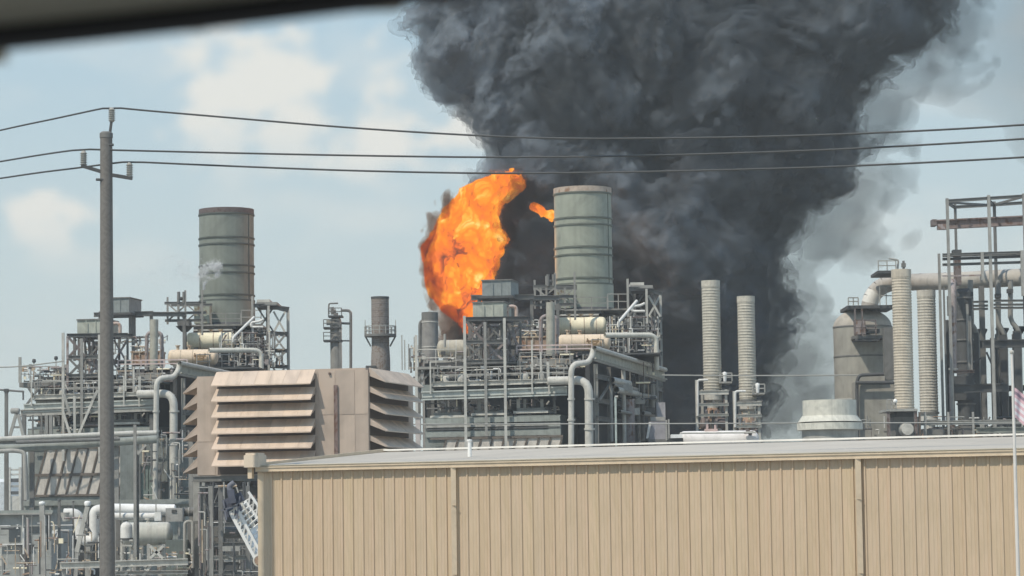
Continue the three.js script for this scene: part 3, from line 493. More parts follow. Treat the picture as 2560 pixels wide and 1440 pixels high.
pipes('slanting_pipe', [[1592, 752, 208], [1546, 806, 206], [1546, 818, 206]], .11, C.white, 'thin white pipe slanting across the end tower of the right plant', 'thin white pipe slanting across the tower of the left plant', 10);
pipes('bent_pipe', [[1612, 758, 209], [1600, 764, 209], [1580, 766, 209], [1580, 778, 209], [1612, 778, 209]], .1, C.white, 'short white bent pipe in the end tower of the right plant', 'short pale bent pipe in the tower of the left plant', 10);
pipes('loop_pipe', [[1268, 797, 197], [1268, 766, 197], [1291, 766, 197], [1291, 797, 197]], .13, mat(.55, .43, .37, { map: rusty }), 'rusty white hairpin loop pipe right of the lower vent box', 'pinkish hairpin loop pipe close to the right side of the utility pole', 12);
pipes('riser_column', [[1376, 890, 198], [1376, 756, 198]], .31, mat(.43, .42, .36), 'thick olive grey riser column between the vent boxes and the cream drums', 'thick grey riser column left of the cream drums on the left plant', 18);
pipes('riser_pipe', [[1392, 890, 199], [1392, 790, 199], [1352, 790, 199], [1352, 890, 199]], .14, C.pinkSteel, 'pinkish double riser beside the olive column of the right plant', 'pinkish double riser beside the grey riser column of the left plant', 12);
// steam drums
pair('steam_drum', 'drum', 'upper cream steam drum below the pale green exhaust stack', 'upper cream steam drum below the grey exhaust stack', (o) => {
  const a = W(1398, 816, 214), b = W(1506, 814, 214); a.y = b.y; part(o, 'shell', drumShape(a, b, M(22, 214)), C.cream);
  for (const x of [1415, 1485]) part(o, 'saddle', post(x, 834, 842, 214, .3, 1), C.steel);
  for (const x of [1422, 1452, 1478]) part(o, 'nozzle', lathe(W(x, 797, 214), [[.12, 0], [.12, .3], [.2, .3], [.2, .38], [.0001, .38]], 12), C.tan);
  part(o, 'manway', new THREE.CylinderGeometry(.32, .32, .12, 18).rotateZ(Math.PI / 2).translate(b.x + .38, b.y, b.z), C.grey);
  for (const x of [1425, 1460, 1490]) part(o, 'cladding_band', drumBand(x, 214, b.y, M(22.3, 214)), C.tan);
});
function drumBand(px, Z, y, r) { const c = W(px, 800, Z); return boxUV(new THREE.CylinderGeometry(r, r, .07, 26, 1, true).rotateZ(Math.PI / 2).translate(c.x, y, c.z)); }
pair('steam_drum', 'drum', 'lower tan steam drum with a rusty bracket, right plant', 'lower cream steam drum with rusty bracket, left plant', (o) => {
  const a = W(1405, 857, 202), b = W(1516, 856, 202); a.y = b.y; part(o, 'shell', drumShape(a, b, M(21, 202)), mat(.78, .62, .46, { map: oil }));
  for (const x of [1415, 1495]) part(o, 'saddle', post(x, 876, 884, 202, .3, 1), C.steel);
  part(o, 'bracket', joined([bar(W(1466, 853, 201.2), W(1498, 853, 201.2), .12), bar(W(1470, 862, 201.2), W(1492, 862, 201.2), .35, .2), bar(W(1468, 846, 201.2), W(1474, 862, 201.2), .1), bar(W(1496, 846, 201.2), W(1490, 862, 201.2), .1), bar(W(1482, 847, 201.2), W(1482, 862, 201.2), .09)]), mat(.30, .20, .10, { map: rusty }));
  for (const x of [1420, 1450]) part(o, 'nozzle', lathe(W(x, 838, 202), [[.12, 0], [.12, .3], [.2, .3], [.2, .38], [.0001, .38]], 12), C.tan);
  for (const x of [1428, 1460, 1500]) part(o, 'cladding_band', drumBand(x, 202, b.y, M(21.3, 202)), C.tan);
});
pair('rusty_duct', 'duct', 'rusty brown duct between the left tower and the olive riser column of the right plant', 'rusty brown duct right of the utility pole, below the riser pipes', (o) => {
  part(o, 'duct_body', pblock(1292, 843, 1372, 876, 203, 203, 2.2), C.rust); for (let i = 0; i < 5; i++) part(o, 'stiffener', post(1296 + i * 18, 843, 876, 202.95, .08), C.tan); part(o, 'top_flange', pblock(1290, 840, 1374, 844, 202.9, 202.9, 2.4), C.tan); part(o, 'support', post(1330, 876, 925, 204, .3), C.steel);
});
// decks, rails and small steel round the drums
pair('drum_deck', 'platform', 'steel deck with handrails under the drums of the right plant', 'steel deck with handrails under the drums of the left plant', (o) => {
  const D = (x0, x1, y, Z, d, m = C.steel, h = 4) => part(o, 'deck_plate', pblock(x0, y, x1, y + h, Z, Z - .4, d), m);
  D(1290, 1650, 884, 199, 16, C.dark); D(1292, 1480, 900, 196, 4, C.grey, 12); D(1290, 1420, 918, 194, 3, C.mid, 5); D(1170, 1290, 905, 197, 6, C.steel, 5);
  part(o, 'handrail', railing(W(1292, 884, 196), W(1480, 881, 195), .55, .045), mat(.62, .50, .48)); part(o, 'handrail', railing(W(1480, 884, 200), W(1560, 884, 204), 1), C.mid); part(o, 'handrail', railing(W(1300, 918, 193.8), W(1425, 915, 193), 1), C.grey);
  for (const x of [1300, 1340, 1385, 1430, 1470]) part(o, 'column', post(x, 886, 1000, 197, .24), C.steel);
  for (const [x, y0, y1] of [[1352, 880, 950], [1369, 905, 985], [1330, 850, 945]]) part(o, 'stanchion', post(x, y0, y1, 192.5, .12), C.pale);
});
pair('stack_platform', 'platform', 'railed platform round the base of the pale green stack', 'railed platform round the base of the grey stack', (o) => {
  part(o, 'deck_plate', pblock(1388, 772, 1572, 776, 217, 217, 8), C.grey); part(o, 'deck_beam', pblock(1392, 777, 1505, 784, 217.2, 217.2, 1), C.dark); part(o, 'lower_deck', pblock(1395, 785, 1497, 789, 216.4, 216.4, 3), C.pale); part(o, 'deck_beam', pblock(1395, 789, 1497, 795, 216.6, 216.6, 2), C.brownSteel);
  part(o, 'handrail', railing(W(1520, 772, 216.8), W(1572, 772, 216.8), 1.15, .035), C.mid); part(o, 'handrail', railing(W(1440, 772, 216.8), W(1518, 772, 216.8), .9, .03), C.grey);
  for (const x of [1400, 1450, 1510, 1562]) part(o, 'column', post(x, 776, 884, 219, .26), C.steel);
  part(o, 'side_box', pblock(1391, 722, 1432, 770, 217.6, 217.6, 2), mat(.36, .38, .31, { map: rusty }));
});
pair('upper_frame', 'steel frame', 'small open steel frame on the left of the pale green stack', 'small open steel frame on the left of the grey stack', (o) => {
  for (const [x, y0, Z] of [[1337, 700, 214], [1366, 690, 214], [1388, 682, 213], [1437, 680, 212], [1352, 716, 217], [1412, 716, 217]]) part(o, 'column', post(x, y0, x > 1430 ? 800 : 772, Z, .15), C.grey);
  for (const [y, Z] of [[716, 213], [742, 213.4], [722, 217], [762, 213.4]]) part(o, 'beam', ibeam(W(1333, y, Z), W(1442, y - 1, Z), .14, .22), C.steel);
  xBrace(o, 1340, 1386, 720, 760, 214, .12, C.grey); xBrace(o, 1390, 1434, 722, 760, 214, .1, C.grey);
  for (const x of [1370, 1384]) part(o, 'stub_pipe', tube([W(x, 716, 213), W(x, 686, 213)], .13), C.steel); part(o, 'lamp', new THREE.SphereGeometry(.16, 10, 8).translate(...W(1377, 704, 213).toArray()), C.dark);
  part(o, 'shelf', pblock(1332, 738, 1368, 744, 212.6, 212.6, 3), C.pale);
});
pair('roof_frame', 'steel frame', 'dark roof beam with posts between the vent boxes and the stack of the right plant', 'dark roof beam with posts running right from the utility pole on the left plant', (o) => {
  part(o, 'roof_beam', ibeam(W(1178, 745, 206), W(1335, 741, 206), .3, .34), C.steel); part(o, 'roof_beam', ibeam(W(1178, 743, 209), W(1400, 745, 211), .3, .34), C.steel);
  for (const [x, Z] of [[1200, 206.2], [1282, 206.2], [1330, 206.2], [1395, 211]]) part(o, 'column', post(x, 745, 900, Z, .24), C.steel);
});
// small piping packed between the decks: every run and fitting a piece of its own
function packed(o, x0, y0, x1, y1, Za, Zb, n, seed, bright = 0.3) {
  const r = rngOf(seed), ms = [C.dark, C.dark, C.steel, C.steel, C.grey, C.mid, C.pinkSteel, C.brownSteel], hi = [C.pale, C.pipe, C.tan, C.white, C.cream, C.white, C.rust, C.tan];
  for (let i = 0; i < n; i++) {
    const m = r() < bright * 1.15 ? hi[Math.floor(r() * hi.length)] : ms[Math.floor(r() * ms.length)], x = mix(x0, x1, r()), y = mix(y0, y1, r()), Z = mix(Za, Zb, r()), k = r(), L = (y1 - y0) * (.25 + r() * .5), Lx = Math.min(x1 - x0, 70) * (.2 + r() * .6), rad = M(.8 + r() * 1.7, Z);
    const cx = (v) => clamp(v, x0, x1), cy = (v) => clamp(v, y0, y1);
    if (k < .30) part(o, 'pipe', tube([W(x, cy(y - L / 2), Z), W(x, cy(y + L / 2), Z)].map((p, j, a) => V(a[0].x, p.y, a[0].z)), rad, rad, 8), m);
    else if (k < .52) { const a = W(cx(x - Lx / 2), y, Z), b = W(cx(x + Lx / 2), y, Z); b.y = a.y; part(o, 'pipe', tube([a, b], rad, rad, 8), m); }
    else if (k < .66) part(o, 'pipe', tube([W(cx(x - Lx / 3), y, Z), W(x, y, Z), W(x, cy(y + L / 2), Z)], rad, rad * 2.5, 8), m);
    else if (k < .76) { const c = W(x, y, Z), s = M(3 + r() * 4, Z); part(o, 'valve', joined([lathe(c, [[s * .5, -s * .5], [s * .2, -s * .1], [s * .2, s * .1], [s * .5, s * .5]], 10), bar(c, c.clone().add(V(0, s * 1.1, 0)), s * .2), bar(c.clone().add(V(-s * .5, s * 1.1, 0)), c.clone().add(V(s * .5, s * 1.1, 0)), s * .16)]), m); }
    else if (k < .88) part(o, 'bracket', bar(W(x, y, Z), W(cx(x + Lx * .4 * (r() < .5 ? -1 : 1)), cy(y + L * .5), Z), rad * 1.6), m);
    else { const c = W(x, y, Z), s = M(3.5 + r() * 8, Z); part(o, 'junction_box', boxUV(new THREE.BoxGeometry(s, s * (.6 + r() * .8), s * .6).translate(c.x, c.y, c.z)), m); }
  }
}
for (const [x0, y0, x1, y1, a, b, n, seed, lr, ll, bright] of [
  [1168, 806, 1268, 905, 197, 204, 84, 11, 'tangle of small pipes inside the braced tower under the fireball', 'tangle of small pipes inside the braced tower left of the utility pole', .25],
  [1268, 800, 1372, 842, 200, 210, 60, 12, 'cluster of small pipes and valves above the rusty duct of the right plant', 'cluster of small pipes and valves right of the utility pole on the left plant', .4],
  [1515, 790, 1650, 880, 204, 214, 150, 13, 'dense small piping in the end tower of the right plant', 'dense small piping right of the cream drums of the left plant', .42],
  [1292, 886, 1480, 920, 193.5, 198, 90, 14, 'row of small pipes along the drum deck of the right plant', 'row of small pipes along the drum deck of the left plant', .3],
  [1085, 912, 1420, 952, 193, 197, 150, 15, 'band of mixed piping above the front walkway of the right plant', 'band of mixed piping above the front walkway of the left plant', .28],
  [1066, 998, 1400, 1034, 193.5, 196, 60, 16, 'shadowed pipework under the front walkway of the right plant', 'shadowed pipework under the front walkway of the left plant', .15],
  [1490, 905, 1640, 1000, 199, 204, 70, 17, 'pipework under the sloping girder of the right plant', null, .2],
]) pair('pipework', 'pipework', lr, ll, (o) => packed(o, x0, y0, x1, y1, a, b, n, seed, bright));

// only at the right unit
onlyOne('short_stack', 'stack', 'short grey stack with a dark collar at the lower left of the fireball', (o) => {
  const Z = 214, c = W(1075, 830, Z); c.y = 0; const y = (p) => W(1075, p, Z).y, R = M(20.5, Z); part(o, 'shell', lathe(c, [[R * 1.02, 0], [R * 1.02, y(868)], [R, y(806)], [R, y(800)]], 26), mat(.30, .285, .27)); part(o, 'collar', lathe(c, [[R, y(800)], [R * 1.02, y(800)], [R * 1.02, y(781)], [R * .9, y(781)]], 26), C.steel); for (const p of [806, 868]) part(o, 'band', lathe(c, [[R, y(p + 1.5)], [R * 1.06, y(p + 1)], [R * 1.06, y(p - 1)], [R, y(p - 1.5)]], 26), C.pale);
  part(o, 'side_pipe', tube([W(1050, 1000, Z), W(1050, 806, Z), W(1060, 800, Z)], M(4.5, Z)), C.steel);
});
onlyOne('small_drum', 'drum', 'pale domed drum between the short stack and the braced tower', (o) => { const a = W(1104, 872, 206), b = W(1168, 872, 206); b.y = a.y; part(o, 'shell', drumShape(a, b, M(22, 206)), mat(.52, .47, .38)); for (const x of [1115, 1150]) part(o, 'saddle', post(x, 890, 905, 206, .4, 1.2), C.steel); for (const x of [1120, 1140]) part(o, 'cladding_band', drumBand(x, 206, a.y, M(22.4, 206)), C.pale); part(o, 'nozzle', tube([W(1112, 868, 203), W(1112, 835, 203)], .1), C.mid); });
onlyOne('left_gallery', 'platform', 'bracketed gallery at the left end of the right plant, behind the louvred box', (o) => { part(o, 'deck_plate', pblock(1040, 916, 1168, 922, 199, 198, 5), C.grey); part(o, 'deck_plate', pblock(1068, 900, 1168, 906, 203, 202, 4), C.mid); part(o, 'handrail', railing(W(1040, 916, 199), W(1140, 915, 198), 1.2), C.pale); for (const x of [1048, 1082, 1120]) part(o, 'column', post(x, 922, 1100, 199.5, .22), C.steel); part(o, 'brace', bar(W(1048, 960, 199.2), W(1082, 924, 199.2), .14), C.steel); part(o, 'brace', bar(W(1060, 924, 199.2), W(1040, 965, 199.2), .14), C.grey); part(o, 'plate', pblock(1055, 962, 1085, 1000, 198, 198, .3), C.casingPale); for (const [x, y] of [[1036, 842], [1022, 860], [1005, 838], [1012, 850]]) part(o, 'mast', post(x, y, 925, 203, .08), C.mid); });
onlyOne('pipework', 'pipework', 'small pipework on the gallery left of the short stack', (o) => packed(o, 1022, 862, 1075, 950, 199, 202, 26, 18, .4));
onlyOne('pipework', 'pipework', 'small valves and pipes round the pale domed drum', (o) => packed(o, 1095, 880, 1165, 912, 200, 205, 24, 19, .35));
onlyOne('thin_mast', 'mast', 'thin pinkish white mast beside the right edge of the louvred box', (o) => { part(o, 'lower_pole', post(1046, 1040, 1300, 172, .3), mat(.56, .50, .47)); part(o, 'upper_pole', post(1041, 838, 1040, 172, .16), C.pale); part(o, 'collar', post(1044, 1034, 1046, 172, .4), C.mid); });
onlyOne('thin_mast', 'mast', 'thin pale mast in front of the shaded side wall of the right plant', (o) => { part(o, 'pole', post(1541, 992, 1300, 186, .13), mat(.45, .52, .50)); part(o, 'cap', post(1541, 989, 993, 186, .2), C.pale); });
onlyOne('hopper_shed', 'hopper', 'small lilac grey hopper box at the foot of the end tower', (o) => { part(o, 'upper_chute', pblock(1641, 1006, 1663, 1052, 200, 200, 2), mat(.40, .39, .41)); part(o, 'body', pblock(1622, 1054, 1664, 1098, 196, 196, 2.5), mat(.36, .35, .38)); part(o, 'side_brace', bar(W(1618, 1096, 195.8), W(1625, 1056, 195.8), .16), C.white); part(o, 'cap', pblock(1626, 1042, 1662, 1052, 198, 198, 2.4), C.mid); part(o, 'base', pblock(1620, 1098, 1668, 1500, 195.8, 195.8, 3), C.steel); part(o, 'frame', joined([post(1666, 1050, 1100, 195.5, .12), post(1672, 1048, 1100, 195.5, .1)]), C.mid); });

// ---------------------------------------------------------------- only at the left unit
onlyOne('left_gallery', 'platform', 'railed gallery with two lamps at the left end of the left plant', (o) => {
  part(o, 'deck_plate', pblock(48, 955, 150, 967, 207, 206, 5), C.steel); part(o, 'deck_plate', pblock(150, 948, 190, 972, 208, 208, 5), C.dark);
  for (const [x, y, Z] of [[50, 893, 206.5], [85, 905, 207], [140, 898, 207]]) { part(o, 'post', post(x, y, 957, Z, x === 50 ? .2 : .08), x === 50 ? C.mid : C.pale); if (x > 60) part(o, 'lamp', lathe(W(x, y + 2, Z), [[.0001, .3], [.13, .26], [.15, .06], [.07, 0]].reverse(), 12, false), C.dark); }
  part(o, 'handrail', railing(W(52, 955, 206.5), W(148, 955, 206.5), 1.15, .035), C.mid); part(o, 'upper_box', pblock(135, 918, 160, 945, 209, 209, 2), C.steel);
  for (const [x0, y0, x1, y1] of [[62, 1018, 100, 967], [100, 1015, 70, 968], [98, 1000, 122, 967]]) part(o, 'brace', bar(W(x0, y0, 206.2), W(x1, y1, 206.2), .16), C.steel);
  for (const x of [165, 189]) part(o, 'leg', post(x, 960, 1300, 208, .28), C.mid);
});
onlyOne('side_walkway', 'walkway', 'wide pale girder walkway with V braces left of the utility pole', (o) => {
  part(o, 'girder', ibeam(W(52, 1033, 205.6), W(392, 1019, 203), .4, .5), C.mid); part(o, 'girder', ibeam(W(90, 1008, 206), W(250, 1002, 205), .5, .5), C.pale); part(o, 'under_girder', ibeam(W(52, 1039, 205.8), W(390, 1027, 203.4), .4, .2), C.recess);
  for (const [x0, y0, x1, y1, w, m] of [[158, 1030, 175, 1085, .18, C.pale], [235, 995, 195, 1090, .17, C.pale], [186, 990, 187, 1085, .18, C.pipe], [160, 985, 176, 1040, .18, C.mid], [245, 975, 232, 1000, .2, C.mid]]) part(o, 'brace', bar(W(x0, y0, 204), W(x1, y1, 204), w), m);
  for (const x of [82, 104, 118, 126]) part(o, 'post', post(x, 1038, 1092, 203, x > 110 ? .3 : .12), x > 110 ? C.grey : C.steel);
  part(o, 'box', pblock(135, 1042, 165, 1075, 206, 206, 2), C.steel); part(o, 'box', pblock(92, 1068, 165, 1090, 206, 206, 3), C.grey);
  for (const x of [60, 380]) part(o, 'leg', post(x, 1036, 1320, 203.4, .3), C.steel);
});
onlyOne('pipe_bridge', 'pipe bridge', 'thick grey pipe bridge crossing behind the utility pole and out of the left edge', (o) => {
  part(o, 'deck_girder', ibeam(W(-60, 1112, 186), W(392, 1088, 187), .5, .5), C.grey); part(o, 'deck_girder', ibeam(W(60, 1094, 188), W(392, 1082, 188.6), .4, .35), C.mid); part(o, 'carried_pipe', tube([W(-60, 1122, 185), W(60, 1120, 185), W(392, 1098, 186)], .28), C.casingPale); part(o, 'carried_pipe', tube([W(-60, 1100, 184), W(330, 1083, 185), W(392, 1082, 185)], .16), C.pale); part(o, 'carried_pipe', tube([W(40, 1106, 183.8), W(300, 1097, 184.5)], .12), C.steel); part(o, 'carried_pipe', tube([W(-60, 1133, 184), W(34, 1126, 184), W(62, 1130, 184), W(66, 1250, 184)], .15), C.mid);
  for (const x of [80, 292, 342]) part(o, 'leg', post(x, 1090, 1480, 186, .3), x === 80 ? C.steel : C.grey);
});
onlyOne('end_post', 'post', 'dark post with a thin cross bar at the left edge beside the plant', (o) => { part(o, 'post', post(16, 974, 1108, 190, .22), C.steel); part(o, 'head', post(16, 972, 981, 190, .3), C.dark); part(o, 'cross_bar', tube([W(-60, 970, 190), W(60, 979, 190)], .07), C.steel); part(o, 'drop_rod', post(58, 978, 1000, 190, .1), C.dark); part(o, 'foot', post(16, 1105, 1500, 190, .26), C.steel); });
onlyOne('trestle', 'trestle', 'small grey A frame trestle standing on the pipe bridge near the left edge', (o) => { part(o, 'leg', bar(W(22, 1100, 188.4), W(42, 1030, 188.4), .2), C.mid); part(o, 'leg', bar(W(60, 1096, 188.4), W(44, 1030, 188.4), .2), C.mid); part(o, 'cross_piece', bar(W(29, 1068, 188.4), W(53, 1068, 188.4), .14), C.grey); part(o, 'drum', drumShape(W(30, 1027, 188.4), W(46, 1027, 188.4), .2), C.mid); part(o, 'foot_plate', pblock(14, 1099, 68, 1104, 188, 188, 1.5), C.mid); });
onlyOne('door_panels', 'panel', 'pair of grey green door panels right of the slanted lattice front of the left plant', (o) => { for (const [x0, x1] of [[350, 370], [372, 396]]) part(o, 'panel', pblock(x0, 1165, x1, 1258, 201.4, 201.4, .2), mat(.19, .235, .21)); part(o, 'frame', joined([post(348, 1160, 1400, 201.3, .2), post(398, 1160, 1400, 201.3, .2), pblock(346, 1160, 400, 1164, 201.3, 201.3, .3)]), C.steel); part(o, 'wall_behind', pblock(300, 1095, 480, 1500, 202.3, 202.3, 1), C.casing); });
onlyOne('cross_pipe', 'pipe', 'grey cross pipe passing behind the two pale down pipes of the left plant', (o) => { part(o, 'pipe_run', tube([W(385, 1148, 203.2), W(520, 1143, 203.2)], .26), C.mid); part(o, 'pipe_run', tube([W(372, 1110, 203.3), W(372, 1148, 203.3), W(385, 1152, 203.2)], .3), C.grey); part(o, 'flange', drumBand(430, 203.2, W(430, 1147, 203.2).y, .34), C.pale); part(o, 'hanger', post(500, 1090, 1144, 203.2, .12), C.steel); });
// white vessels at the lower left
const yardZ = 160;
onlyOne('storage_tank', 'tank', 'white horizontal tank with round ends at the lower left, beside the utility pole', (o) => {
  const a = W(318, 1337, yardZ), b = W(418, 1334, yardZ); a.y = b.y; part(o, 'shell', drumShape(a, b, M(29, yardZ), 32, .5), mat(.56, .56, .51)); for (const x of [345, 372, 398]) part(o, 'weld_band', drumBand(x, yardZ, b.y, M(29.4, yardZ)), C.pale); for (const x of [335, 405]) part(o, 'saddle', post(x, 1360, 1500, yardZ, .35, .8), C.mid); part(o, 'nozzle', lathe(W(370, 1310, yardZ), [[.1, 0], [.1, .25], [.18, .25], [.18, .33], [.0001, .33]], 14), C.pale);
});
onlyOne('end_vessel', 'vessel', 'small pale domed vessel just right of the utility pole, before the white tank', (o) => { const Z = 157, c = W(316, 1346, Z), R = M(15, Z); part(o, 'shell', lathe(c, [[R, 0], [R, M(26, Z)], [R * .92, M(33, Z)], [R * .6, M(39, Z)], [.0001, M(42, Z)]], 24, false), C.white); part(o, 'base_ring', lathe(V(c.x, c.y - .1, c.z), [[R * 1.1, 0], [R * 1.1, .12], [R, .12]], 24), C.dark); part(o, 'pedestal', joined([pblock(301, 1349, 332, 1353, Z - .3, Z - .3, .8), pblock(306, 1362, 330, 1366, Z - .3, Z - .3, .4), post(304, 1350, 1500, Z, .12), post(330, 1350, 1500, Z, .12)]), C.pale); });
onlyOne('insulated_duct', 'duct', 'bright white insulated duct lying above the white tank', (o) => { part(o, 'upper_shell', drumShape(W(286, 1273, 163), W(436, 1275, 163), M(14, 163), 24, .3), C.bright); part(o, 'lower_shell', drumShape(W(286, 1291, 162), W(400, 1291, 162), M(9, 162), 20, .3), C.white); part(o, 'end_box', pblock(414, 1270, 456, 1304, 162, 162, 1.4), mat(.42, .42, .41)); part(o, 'access_hatch', pblock(429, 1274, 441, 1282, 161.95, 161.95, .1), C.dark); part(o, 'junction_box', pblock(386, 1280, 402, 1302, 161, 161, .5), C.bright); for (const x of [300, 345, 390]) part(o, 'strap', post(x, 1258, 1300, 161.6, .06), C.mid); for (const x of [296, 408]) part(o, 'leg', post(x, 1290, 1500, 163, .25), C.steel); });
onlyOne('white_pipe_loop', 'pipe', 'white insulated U shaped pipe loop left of the utility pole', (o) => { part(o, 'pipe_run', tube([W(160, 1284, 160), W(196, 1284, 160), W(203, 1352, 160), W(236, 1352, 160), W(236, 1275, 160), W(262, 1274, 160)], M(13, 160), M(24, 160), 18), C.white); part(o, 'inlet_cone', lathe(W(166, 1290, 160), [[M(9, 160), -.3], [M(17, 160), .2]], 18), C.pale); part(o, 'support', post(220, 1360, 1500, 160, .3), C.mid); part(o, 'cross_support', pblock(190, 1378, 262, 1382, 159.6, 159.6, .5), C.steel); });
onlyOne('control_building', 'building', 'low pale grey building with dark openings at the lower left edge', (o) => {
  const Z = 168; part(o, 'wall', pblock(-80, 1284, 128, 1500, Z, Z, 8), mat(.36, .37, .355)); part(o, 'roof', pblock(-84, 1276, 132, 1285, Z - .2, Z - .2, 8.4), C.casingPale);
  for (const [x0, y0, x1, y1] of [[22, 1318, 50, 1355], [60, 1316, 97, 1333], [110, 1314, 128, 1332]]) part(o, 'window', pblock(x0, y0, x1, y1, Z - .05, Z - .05, .1), mat(.07, .08, .085, { map: null, rough: .3 })); part(o, 'door', pblock(60, 1336, 76, 1500, Z - .06, Z - .06, .1), C.dark); part(o, 'canopy', pblock(-80, 1360, 76, 1363, Z - .3, Z - .3, .8), C.white); part(o, 'gutter', pblock(-82, 1283, 130, 1287, Z - .35, Z - .35, .2), C.mid);
});
onlyOne('funnel_hopper', 'hopper', 'dark funnel shaped hopper in front of the low grey building', (o) => { const Z = 163, c = W(62, 1400, Z); part(o, 'cone', lathe(c, [[.22, 0], [.55, M(36, Z)], [.6, M(38, Z)]], 20), C.steel); part(o, 'leg', joined([post(50, 1366, 1500, Z, .1), post(75, 1366, 1500, Z, .1)]), C.grey); });
for (const [x, y0, xb, Z, w, lab, lamp] of [[105, 1262, 110, 155, 15, 'thick grey pole with a white lamp at the lower left', 1], [148, 1252, 148, 156, 8, 'thin dark pole between the thick lamp pole and the white pipe loop', 0], [183, 1256, 186, 157, 4, 'very thin rod left of the white pipe loop', 0]]) onlyOne('yard_pole', 'pole', lab, (o) => { part(o, 'shaft', bar(V(W(xb, 1400, Z).x, 0, -Z), W(x, y0, Z), M(w, Z) * .8), w > 10 ? C.mid : C.steel); part(o, lamp ? 'lamp_head' : 'cap', lathe(W(x, y0, Z), lamp ? [[.0001, .2], [.16, .16], [.18, .04], [.08, -.05]].reverse() : [[M(w, Z) * .6, 0], [M(w, Z) * .5, .08], [.0001, .1]], 14, false), lamp ? C.bright : C.dark); }, 'poles in the yard at the lower left');
onlyOne('leaning_lamp', 'lamp', 'leaning pale lamp arm with a white head in front of the white pipe loop', (o) => { part(o, 'arm', bar(W(192, 1380, 155), W(219, 1266, 155), .24), C.pipe); part(o, 'head', lathe(W(219, 1262, 155), [[.16, -.05], [.2, .1], [.14, .2], [.0001, .22]], 14, false), C.bright); part(o, 'foot', joined([bar(W(192, 1380, 155), V(W(186, 1400, 155).x, 0, -155), .2), bar(W(180, 1372, 155), W(206, 1378, 155), .12)]), C.mid); });
onlyOne('lattice_mast', 'mast', 'slim grey mast right of the utility pole, rising past the white tank', (o) => { part(o, 'chord', post(338, 1062, 1500, 154, .16), C.grey); part(o, 'chord', post(344, 1132, 1500, 154.3, .16), C.steel); for (let i = 0; i < 14; i++) part(o, 'lacing', bar(W(338, 1135 + i * 22, 154.1), W(344, 1146 + i * 22, 154.2), .07), C.steel); part(o, 'lamp_arm', bar(W(344, 1136, 154), W(365, 1112, 154), .12), C.mid); });
onlyOne('truss_beam', 'truss', 'pale beam with crossed braces low in the yard below the white tank', (o) => { const Z = 150; part(o, 'top_beam', ibeam(W(150, 1414, Z), W(470, 1404, Z), .3, .35), C.pipe); part(o, 'bottom_beam', ibeam(W(280, 1432, Z), W(470, 1430, Z), .3, .2), C.mid); for (const [x0, y0, x1, y1] of [[375, 1365, 408, 1396], [408, 1365, 375, 1396], [310, 1440, 332, 1412], [355, 1445, 378, 1412], [300, 1412, 280, 1445]]) part(o, 'brace', bar(W(x0, y0, Z), W(x1, y1, Z), .14), C.pale); for (const x of [160, 295, 345, 372, 410, 462]) part(o, 'leg', post(x, x > 360 && x < 420 ? 1360 : 1408, 1500, Z + .2, .18), C.mid); });
onlyOne('equipment_cabinet', 'cabinet', 'tall dark grey equipment cabinet between the white tank and the louvred box', (o) => { const Z = 158; part(o, 'left_block', pblock(415, 1350, 468, 1500, Z, Z, 4), mat(.16, .19, .18)); part(o, 'right_block', pblock(468, 1302, 545, 1500, Z + .5, Z + .5, 4), C.steel); part(o, 'edge_pipe', tube([W(462, 1420, Z - .3), W(462, 1304, Z - .3), W(482, 1303, Z - .3), W(482, 1420, Z - .3)], .1), C.mid); part(o, 'panel', pblock(486, 1310, 505, 1440, Z + .3, Z + .3, .2), C.grey); part(o, 'front_unit', pblock(505, 1330, 522, 1358, Z - .6, Z - .6, .8), C.pale); part(o, 'front_bracket', pblock(502, 1358, 524, 1372, Z - .7, Z - .7, .6), C.mid); });
onlyOne('header_duct', 'duct', 'dark round duct running right from the white insulated duct to the louvred box legs', (o) => { part(o, 'duct', tube([W(456, 1280, 163), W(530, 1280, 163)], M(11, 163), .5, 20), C.steel); part(o, 'support', post(492, 1150, 1500, 162, .36), C.mid); part(o, 'support', post(478, 1090, 1500, 164, .24), C.grey); part(o, 'collar', drumBand(470, 163, W(470, 1280, 163).y, M(12, 163)), C.mid); });
onlyOne('yard_rack', 'rack', 'dark steel rack in the shade below the louvred box, left of the white ladder', (o) => { const Z = 140; for (const x of [528, 552, 620]) part(o, 'column', post(x, 1215, 1500, Z, .22), x === 528 ? C.grey : C.steel); for (const y of [1262, 1312, 1362, 1395, 1432]) part(o, 'shelf_beam', ibeam(W(526, y, Z), W(640, y - 2, Z), .18, .22), y % 2 ? C.mid : C.steel); part(o, 'duct', drumShape(W(560, 1330, 141), W(640, 1330, 141), M(16, 141)), C.steel); for (const [x0, y0, x1, y1, m] of [[560, 1375, 596, 1372, C.mid], [562, 1384, 590, 1400, C.grey], [560, 1402, 594, 1402, C.mid], [600, 1290, 640, 1286, C.steel], [555, 1275, 600, 1262, C.steel]]) part(o, 'stay', bar(W(x0, y0, Z - .4), W(x1, y1, Z - .4), .1), m); part(o, 'light_box', pblock(556, 1366, 600, 1378, Z - .6, Z - .6, .4), C.mid); });
onlyOne('pipework', 'pipework', 'clutter of small pipes and valves in the yard left of the utility pole', (o) => packed(o, 0, 1288, 250, 1436, 150, 166, 110, 31, .5));
onlyOne('pipework', 'pipework', 'clutter of small pipes and valves in the yard below the white tank', (o) => packed(o, 290, 1368, 480, 1438, 150, 160, 80, 32, .45));
onlyOne('pipework', 'pipework', 'dark small piping in the shade beneath the louvred box', (o) => packed(o, 495, 1205, 645, 1438, 138, 148, 100, 33, .14));
onlyOne('pipework', 'pipework', 'small pipes between the pale down pipes and the louvred box', (o) => packed(o, 355, 1075, 490, 1250, 200, 202.5, 80, 34, .3));
